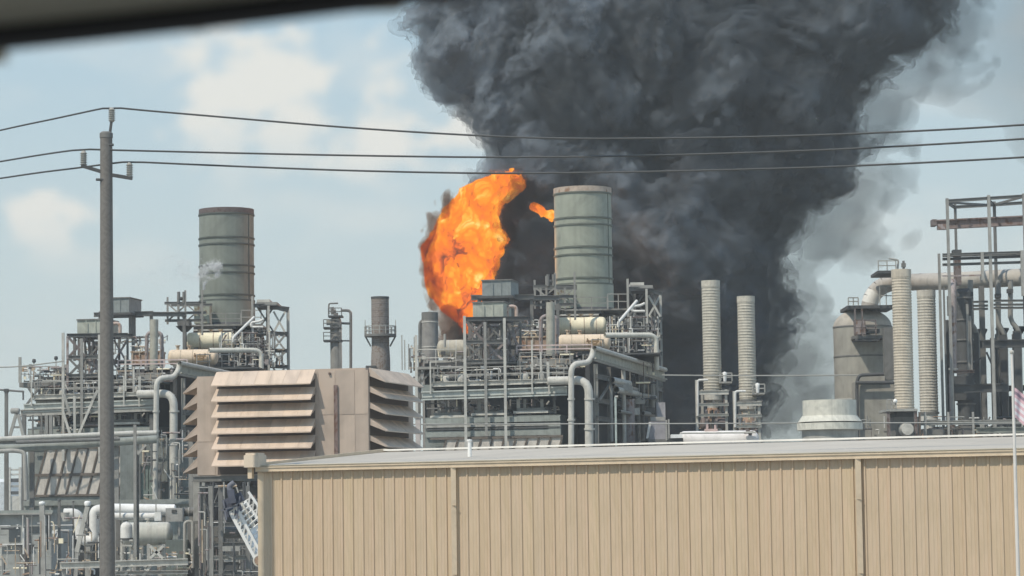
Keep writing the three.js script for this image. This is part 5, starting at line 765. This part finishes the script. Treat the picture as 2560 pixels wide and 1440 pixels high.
{
  const L = [[-260, 960], [-80, 1040], [20, 1090], [60, 1060], [110, 1058], [160, 1056], [195, 1075], [235, 1120], [285, 1190], [320, 1226], [360, 1244], [430, 1250], [470, 1255], [560, 1225], [700, 1215], [780, 1170], [860, 1140], [1000, 1130], [1200, 1120]];
  const Rr = [[-260, 2500], [-80, 2410], [0, 2350], [60, 2345], [110, 2310], [150, 2235], [200, 2180], [300, 2150], [400, 2140], [470, 2110], [540, 2000], [600, 1950], [700, 1955], [760, 1962], [800, 1968], [835, 1968], [870, 1950], [920, 1930], [980, 1912], [1060, 1900], [1200, 1890]];
  const cell = .32, u0 = 880, u1 = 2560, v0 = -200, v1 = 1180, w0 = -13, w1 = 21, RO = 8.5;
  const nx = Math.round((u1 - u0) * SM / cell), ny = Math.round((v1 - v0) * SM / cell), nz = Math.round((w1 - w0) / cell), D = new Float32Array(nx * ny * nz);
  const a = sm(u0, v1), b = sm(u1, v1), c = sm(u0, v0); // grid follows the plume, upright
  const ux = V(b.x - a.x, b.y - a.y, 0).divideScalar(nx), uy = V(c.x - a.x, c.y - a.y, 0).divideScalar(ny);
  const at = smokeAt = (x, y, z) => V(a.x + ux.x * x + uy.x * y, a.y + ux.y * x + uy.y * y, -SZ + w0 + z * cell);
  // rounded lobes that stand out in front of the mass: u, v, w, radius in metres
  const lobes = [[1335, 505, 18, 2.1], [1300, 540, 15, 2.6], [1500, 480, 9, 2.6], [1490, 640, 14, 3.4], [1620, 620, 13, 2.2], [1700, 520, 13, 1.7], [1715, 585, 13, 1.8], [1650, 650, 13, 2.4], [1780, 672, 14, 1.6], [1800, 660, 13.4, 1.4], [1700, 760, 12, 2.4], [1600, 560, 12, 2], [1310, 640, 12, 2.6], [1540, 300, 11, 2.6], [1450, 90, 11, 4], [1160, 120, 5, 3.4], [1230, 50, 6, 3.6], [1150, 230, 3, 2.2], [1260, 300, 6, 2.6], [1800, 220, 11, 3.4], [1650, 160, 12, 3.2], [1950, 300, 9, 3], [2080, 130, 5, 3.2], [1788, 662, 16.5, 1.7], [1706, 512, 15.5, 1.8], [1716, 580, 15.5, 1.7], [1655, 625, 16, 2.0], [1605, 665, 16, 2.2], [1560, 600, 15, 2.0], [1690, 740, 16, 2.7], [1500, 470, 13, 1.8]];
  for (let y = 0, v; y < ny; y++) { v = mix(v1, v0, y / ny); const l = lerpTable(L, v), r = lerpTable(Rr, v); for (let x = 0; x < nx; x++) { const u = mix(u0, u1, x / nx), e = Math.min(u - l, r - u) * SM; for (let z = 0; z < nz; z++) {
    const w = w0 + z * cell, k = x + nx * (y + ny * z);
    let d = e < RO ? Math.hypot(RO - e, w) - RO : Math.abs(w) - RO;
    for (const q of lobes) { const t = Math.hypot((u - q[0]) * SM, (v - q[1]) * SM, w - q[2]) - q[3]; if (t < 6) { const h = clamp(.5 + .5 * (d - t) / 1.2); d = mix(d, t, h) - 1.2 * h * (1 - h); } }
    if (d > 5) { D[k] = d - 2; continue; } if (d < -6) { D[k] = d; continue; }
    const p = at(x, y, z), g = .55 + .45 * sstep(0, 60, v < 480 ? 60 : 60 - (v - 480) * .1);
    D[k] = d - Math.min(billow(p.x, p.y, p.z) * g * .8, 2.6) + .35;
  } } }
  smokeD = (p) => { // distance at a point, for the loose flakes
    const fx = ((p.x - a.x) * uy.y - (p.y - a.y) * uy.x) / (ux.x * uy.y - ux.y * uy.x), fy = ((p.y - a.y) * ux.x - (p.x - a.x) * ux.y) / (ux.x * uy.y - ux.y * uy.x), fz = (p.z + SZ - w0) / cell;
    const x = Math.floor(fx), y = Math.floor(fy), z = Math.floor(fz); if (x < 0 || y < 0 || z < 0 || x >= nx - 1 || y >= ny - 1 || z >= nz - 1) return 9;
    const X = fx - x, Y = fy - y, Zf = fz - z, G = (i, j, k) => D[x + i + nx * (y + j + ny * (z + k))];
    return mix(mix(mix(G(0, 0, 0), G(1, 0, 0), X), mix(G(0, 1, 0), G(1, 1, 0), X), Y), mix(mix(G(0, 0, 1), G(1, 0, 1), X), mix(G(0, 1, 1), G(1, 1, 1), X), Y), Zf);
  };
  // thin smoke is clear air with soot in it: it swallows light by the metre and has no surface of its own
  const airy = (sigma, c = [.5, .5, .5]) => new THREE.MeshPhysicalMaterial({ transmission: 1, ior: 1, roughness: 0, specularIntensity: 0, thickness: 1, attenuationColor: new THREE.Color().setRGB(...c), attenuationDistance: .693 / sigma });
  const o = thing('smoke_plume', 'huge column of dense black smoke rising behind the right plant', 'smoke'); o.userData.kind = 'stuff'; delete o.userData.category;
  const ell = (list, p, u, v, w, f, amp, seed) => { let d = 9; for (const [cu, cv, au, av, dep] of list) { const q = Math.hypot((u - cu) / au, (v - cv) / av, (w + 1) / dep); d = Math.min(d, (q - 1) * Math.min(au, av) * SM * .8); } return d > amp ? d : d - amp * fbm(p.x * f, p.y * f * 1.2, p.z * f + seed, 3) * 1.9 * sstep(-2.2, -.5, d) * sstep(amp, amp * .35, d); };
  const thinList = [[2060, 560, 190, 130, 4], [1990, 660, 80, 150, 3.5], [2150, 450, 120, 110, 4], [2280, 130, 160, 160, 4], [2180, 270, 110, 150, 4], [2380, 60, 120, 150, 4], [1985, 930, 150, 120, 5], [1960, 1020, 170, 110, 5]];
  const denseList = [[2130, 500, 90, 60, 3], [2080, 590, 90, 45, 2.5], [2250, 110, 110, 80, 4], [2330, 60, 80, 80, 3], [2150, 210, 60, 70, 3], [2160, 545, 50, 34, 2], [2030, 520, 60, 40, 2.5], [2210, 190, 60, 34, 2], [2170, 330, 44, 70, 2.4], [2110, 420, 50, 46, 2.6], [1990, 700, 34, 60, 2], [2040, 812, 40, 18, 1.6], [1985, 780, 40, 40, 2], [1960, 900, 70, 60, 3], [1950, 1000, 70, 60, 3], [1920, 560, 60, 130, 3]];
  const soften = (cellB, U0, U1, V0, V1, W0, W1, field, sigma, name, parent, tint) => {
    const mx = Math.round((U1 - U0) * SM / cellB), my = Math.round((V1 - V0) * SM / cellB), mz = Math.round((W1 - W0) / cellB), E = new Float32Array(mx * my * mz), A = sm(U0, V1), Bq = sm(U1, V1), Cq = sm(U0, V0), qx = V(Bq.x - A.x, Bq.y - A.y, 0).divideScalar(mx), qy = V(Cq.x - A.x, Cq.y - A.y, 0).divideScalar(my);
    const pt = (x, y, z) => V(A.x + qx.x * x + qy.x * y, A.y + qx.y * x + qy.y * y, -SZ + W0 + z * cellB);
    for (let z = 0; z < mz; z++) for (let y = 0; y < my; y++) for (let x = 0; x < mx; x++) { const rim = x < 1 || y < 1 || z < 1 || x > mx - 3 || y > my - 3 || z > mz - 3; const p = pt(x, y, z); E[x + mx * (y + my * z)] = rim ? 1 : field(p, mix(U0, U1, x / mx), mix(V1, V0, y / my), W0 + z * cellB); }
    const net = surfaceNet(mx, my, mz, E, pt, 300); net.deleteAttribute('normal'); part(parent, name, net, airy(sigma, tint), 'stuff');
  };
  // the dense body, and round it thinner and thinner skins of soot that let light through
  // plume painted paler for sunlight on its thin left side and front puffs
  const litPuffs = [[1500, 470, 44], [1545, 485, 36], [1706, 512, 40], [1716, 580, 36], [1655, 625, 42], [1605, 660, 48], [1560, 600, 40], [1690, 735, 60], [1788, 662, 40], [1345, 500, 40], [1330, 640, 46], [1540, 305, 60], [1480, 60, 90], [1240, 90, 70], [1260, 330, 60], [1800, 330, 46], [1620, 700, 40], [1800, 760, 40]].map(([u, v, q]) => [sm(u, v), q * SM]);
  const paler = (x, y, z) => { let lump = 0; for (const [c, q] of litPuffs) lump += Math.exp(-((x - c.x) ** 2 + (y - c.y) ** 2) / (q * q)); lump *= .5 + sstep(-.3, .3, fbm(x * .3, y * .3, z * .3 + 5, 3)); const u = 1280 + x / SM, k = sstep(1560, 1080, u + 330 * fbm(x * .075, y * .075, z * .075 + 70, 4)); const hi = sstep(28, 40, y); return .92 + .85 * Math.min(lump, 1.3) + 2.0 * k * mix(.25, 1, hi) + mix(.75, 1.1, hi) * sstep(.02, .5, fbm(x * .13 + 40, y * .13, z * .13, 4)); };
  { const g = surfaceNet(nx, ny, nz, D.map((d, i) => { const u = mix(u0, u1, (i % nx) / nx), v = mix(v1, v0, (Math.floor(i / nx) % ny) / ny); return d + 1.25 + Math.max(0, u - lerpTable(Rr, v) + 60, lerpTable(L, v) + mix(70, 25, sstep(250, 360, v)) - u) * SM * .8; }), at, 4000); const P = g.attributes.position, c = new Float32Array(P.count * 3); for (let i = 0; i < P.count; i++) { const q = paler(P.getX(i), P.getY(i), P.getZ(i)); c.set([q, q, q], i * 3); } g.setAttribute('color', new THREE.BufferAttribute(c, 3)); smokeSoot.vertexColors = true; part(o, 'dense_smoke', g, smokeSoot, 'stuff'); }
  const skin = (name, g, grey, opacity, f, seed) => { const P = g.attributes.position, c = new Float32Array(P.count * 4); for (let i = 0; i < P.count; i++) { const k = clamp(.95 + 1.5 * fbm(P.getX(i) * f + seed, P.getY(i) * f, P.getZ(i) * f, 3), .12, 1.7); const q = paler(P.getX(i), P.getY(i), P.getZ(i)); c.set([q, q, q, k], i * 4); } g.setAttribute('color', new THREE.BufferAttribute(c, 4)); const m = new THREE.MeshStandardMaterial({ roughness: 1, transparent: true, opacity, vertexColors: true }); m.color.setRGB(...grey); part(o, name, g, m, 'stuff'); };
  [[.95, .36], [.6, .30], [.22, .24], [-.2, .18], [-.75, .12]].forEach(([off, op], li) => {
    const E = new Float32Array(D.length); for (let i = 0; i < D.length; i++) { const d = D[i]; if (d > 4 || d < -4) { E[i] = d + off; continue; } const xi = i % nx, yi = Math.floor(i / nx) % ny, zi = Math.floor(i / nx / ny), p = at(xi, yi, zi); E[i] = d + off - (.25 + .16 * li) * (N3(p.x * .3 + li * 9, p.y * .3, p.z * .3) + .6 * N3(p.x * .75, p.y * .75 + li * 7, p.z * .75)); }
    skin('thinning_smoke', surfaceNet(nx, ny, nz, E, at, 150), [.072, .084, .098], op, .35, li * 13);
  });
  soften(.46, 1780, 2720, -320, 1180, -9, 8, (p, u, v, w) => { const e = ell(thinList, p, u, v, w, .17, 2.4, 7) + .3, d = ell(denseList, p, u, v, w, .26, 1.9, 27), h = clamp(.5 + .5 * (e - d) / 1.0); return mix(e, d, h) - 1.0 * h * (1 - h); }, .125, 'torn_veil', o);
  place(o);
  const r = rngOf(77);
  // far grey smoke bank drifting at the right edge
  const hz = thing('drifting_smoke', 'thin grey smoke bank drifting across the sky at the upper right edge', 'smoke'); hz.userData.kind = 'stuff'; delete hz.userData.category;
  soften(.9, 2150, 3600, -700, 900, -26, -6, (p, u, v, w) => ell([[3060, 40, 620, 420, 7], [2960, -120, 450, 420, 6.5]], p, u, v, w + 15.5, .05, 2.5, 61), .042, 'smoke_haze', hz, [.525, .5, .485]); place(hz);
  const J = new Flakes(), sj = thing('steam_jet', 'small white steam jet curling in front of the grey exhaust stack', 'steam'); sj.userData.kind = 'stuff'; delete sj.userData.category;
  const path = new THREE.CatmullRomCurve3([[510, 724], [513, 706], [528, 694], [545, 682], [540, 660], [522, 676], [498, 690], [470, 668], [420, 676], [360, 690], [300, 720]].map(([x, y]) => W(x, y, 221)));
  for (let i = 0; i < 90000; i++) { const t = Math.pow(r(), .8), p = path.getPoint(t), sp = .12 + t * t * 2.1 + t * .3, A = r() * 6.283, B = r() * 2 - 1, q = Math.pow(r(), .5) * sp, c2 = Math.sqrt(1 - B * B); p.x += Math.cos(A) * c2 * q; p.y += B * q * .9; p.z += Math.sin(A) * c2 * q; const f = fbm(p.x * .6, p.y * .6, p.z * .6 + 20, 3); if (r() < sstep(-.4, .4, f) * (1 - t * .8)) J.add(p.x, p.y, p.z, .026, r); }
  part(sj, 'steam', J.geometry(), mat(.8, .8, .8, { map: null, rough: 1 }), 'stuff'); place(sj);
}
// the fireball
{
  const Z = 241, FM = Z / FPX, cell = .12;
  const fire = new THREE.MeshBasicMaterial({ vertexColors: true, color: 0xffffff });
  const ramp = (t) => { const S = [[0, [.16, .05, .03]], [.16, [.5, .09, .025]], [.34, [.95, .19, .03]], [.52, [.98, .225, .012]], [.70, [1.0, .30, .016]], [.86, [1.04, .44, .045]], [1, [1.15, .70, .2]]]; for (let i = 1; i < S.length; i++) if (t <= S[i][0]) { const k = (t - S[i - 1][0]) / (S[i][0] - S[i - 1][0]); return S[i][1].map((c, j) => mix(S[i - 1][1][j], c, k)); } return S[6][1]; };
  const rough = (p) => { const wx = N3(p.x * .35 + 3, p.y * .2, p.z * .35) * .9; let q = 0; for (const [f, a] of [[.32, 1.0], [.75, .6], [1.7, .3], [3.6, .12]]) q += a * (Math.abs(N3((p.x + wx) * f, p.y * f * .6, p.z * f + a)) - .3); return q; };
  const heat = (p) => { const wx = N3(p.x * .3, p.y * .2, p.z * .3) * 1.3, wy = N3(p.x * .3 + 8, p.y * .2, p.z * .3) * 1.3, x = p.x + wx, y = p.y + wy; const big = N3(x * .26, y * .17, p.z * .26 + 2), ridge = 1 - Math.abs(N3(x * .72, y * .36, p.z * .72 + 4)) * 3.2, fine = 1 - Math.abs(N3(x * 1.8, y * .9, p.z * 1.8)) * 2.8; return .61 + big * .22 + clamp(rough(p), -.6, .5) * .36 - Math.max(0, ridge) * .22 - Math.max(0, fine) * .16 + N3(x * .9, y * .5, p.z * .9 + 30) * .16; };
  const o = thing('fireball', 'big crescent of orange flame bursting out left of the pale green stack', 'fire');
  const Lf = [[440, 1240], [452, 1200], [470, 1168], [500, 1142], [550, 1104], [590, 1082], [620, 1067], [650, 1063], [700, 1070], [740, 1086], [780, 1116], [805, 1150], [822, 1162]], Rf = [[440, 1290], [452, 1305], [470, 1302], [488, 1275], [515, 1248], [550, 1238], [580, 1246], [605, 1252], [625, 1244], [660, 1232], [690, 1220], [720, 1206], [745, 1190], [780, 1174], [822, 1166]];
  const mk = (name, u0, u1, v0, v1, w0, w1, field) => {
    const nx = Math.round((u1 - u0) * FM / cell), ny = Math.round((v1 - v0) * FM / cell), nz = Math.round((w1 - w0) / cell), D = new Float32Array(nx * ny * nz), a = W(u0, v1, Z), b = W(u1, v1, Z), c = W(u0, v0, Z), ux = V(b.x - a.x, b.y - a.y, 0).divideScalar(nx), uy = V(c.x - a.x, c.y - a.y, 0).divideScalar(ny);
    const at = (x, y, z) => V(a.x + ux.x * x + uy.x * y, a.y + ux.y * x + uy.y * y, -Z + w0 + z * cell);
    for (let y = 0; y < ny; y++) for (let x = 0; x < nx; x++) for (let z = 0; z < nz; z++) { const p = at(x, y, z); D[x + nx * (y + ny * z)] = field(mix(u0, u1, x / nx), mix(v1, v0, y / ny), w0 + z * cell, p); }
    const g = surfaceNet(nx, ny, nz, D, at), P = g.attributes.position, col = new Float32Array(P.count * 3), q = V(0, 0, 0);
    for (let i = 0; i < P.count; i++) { q.fromBufferAttribute(P, i); const k = ramp(clamp(heat(q))); col.set(k, i * 3); }
    g.setAttribute('color', new THREE.BufferAttribute(col, 3)); part(o, name, g, fire, 'stuff');
  };
  const body = (u, v, w, p) => { const e = Math.min(u - lerpTable(Lf, v), lerpTable(Rf, v) - u) * FM, R = 2.6; const vv = Math.min(v - 438, 826 - v) * FM; const ee = Math.min(e, vv); const d = ee < R ? Math.hypot(R - ee, w) - R : Math.abs(w) - R; return d - rough(p) * mix(.42, .85, sstep(0, 60, u - lerpTable(Lf, v))) - .2; };
  mk('flame', 1030, 1345, 415, 840, -4.6, 4.6, body);
  mk('flame', 1310, 1400, 495, 565, -1, 2.4, (u, v, w, p) => { const t = clamp((u - 1335) / 42), y = mix(519, 541, t), d = Math.hypot(Math.max(0, Math.abs(u - 1356) - 20) * FM, (v - y) * FM * 1.1, w - .6) - .42; return d - rough(p) * .5 + .05; });
  const r = rngOf(5), F = new Flakes();
  for (let i = 0, n = 0; n < 45000 && i < 1600000; i++) { const u = mix(1035, 1340, r()), v = mix(425, 835, r()), w = (r() - .5) * 8, p = W(u, v, Z).setZ(-Z + w), d = body(u, v, w, p); if (d < 0 || d > .5 || r() > Math.exp(-d / .13)) continue; F.add(p.x, p.y, p.z, .022, r, ramp(clamp(heat(p) * (.85 - d * .35)))); n++; }
  part(o, 'loose_flame', F.geometry(), fire, 'stuff');
  place(o);
  // brown smoke where the flame cools: along its left edge, over its top right and at its foot
  const s = thing('flame_smoke', 'thin brown smoke curling along the left edge and foot of the fireball', 'smoke'); s.userData.kind = 'stuff'; delete s.userData.category;
  const smoky = (list, sigma, tint, amp, seed) => { const u0 = 1000, u1 = 1440, v0 = 400, v1 = 920, cl = .16, w0 = -1.5, w1 = 7, nx = Math.round((u1 - u0) * FM / cl), ny = Math.round((v1 - v0) * FM / cl), nz = Math.round((w1 - w0) / cl), D = new Float32Array(nx * ny * nz), a = W(u0, v1, Z), b = W(u1, v1, Z), c = W(u0, v0, Z), ux = V(b.x - a.x, b.y - a.y, 0).divideScalar(nx), uy = V(c.x - a.x, c.y - a.y, 0).divideScalar(ny), at = (x, y, z) => V(a.x + ux.x * x + uy.x * y, a.y + ux.y * x + uy.y * y, -Z + w0 + z * cl);
    for (let z = 0; z < nz; z++) for (let y = 0; y < ny; y++) for (let x = 0; x < nx; x++) { const rim = x < 1 || y < 1 || z < 1 || x > nx - 3 || y > ny - 3 || z > nz - 3, p = at(x, y, z), u = mix(u0, u1, x / nx), v = mix(v1, v0, y / ny), w = w0 + z * cl; let d = 9; for (const [cu, cv, au, av, cw] of list) d = Math.min(d, (Math.hypot((u - cu) / au, (v - cv) / av, (w - cw) / 1.1) - 1) * Math.min(au, av) * FM); D[x + nx * (y + ny * z)] = rim ? 1 : d - amp * fbm(p.x * .8, p.y * .6, p.z * .8 + seed, 3); }
    const net = surfaceNet(nx, ny, nz, D, at, 80); net.deleteAttribute('normal'); part(s, 'smoke', net, new THREE.MeshPhysicalMaterial({ transmission: 1, ior: 1, roughness: 0, specularIntensity: 0, thickness: 1, attenuationColor: new THREE.Color().setRGB(...tint), attenuationDistance: .693 / sigma }), 'stuff'); };
  smoky([[1072, 650, 18, 70, 2.2], [1090, 735, 24, 50, 2.4], [1128, 800, 34, 46, 2.4], [1130, 850, 44, 50, 1.6], [1084, 580, 15, 40, 2], [1120, 528, 14, 34, 2]], .75, [.58, .48, .43], .8, 3);
  smoky([[1330, 490, 60, 34, 1.5], [1290, 520, 46, 40, 2.4], [1268, 580, 26, 50, 1.5], [1310, 470, 40, 22, 2.4], [1265, 690, 34, 50, .8]], .6, [.5, .47, .46], 1.0, 9);
  place(s);
  const L = new THREE.PointLight(new THREE.Color(1, .42, .1), 240); L.name = 'fire_light'; L.position.copy(W(1160, 640, 236)); L.castShadow = true; L.shadow.radius = 120; scene.add(L);
}

renderer.render(scene, camera);
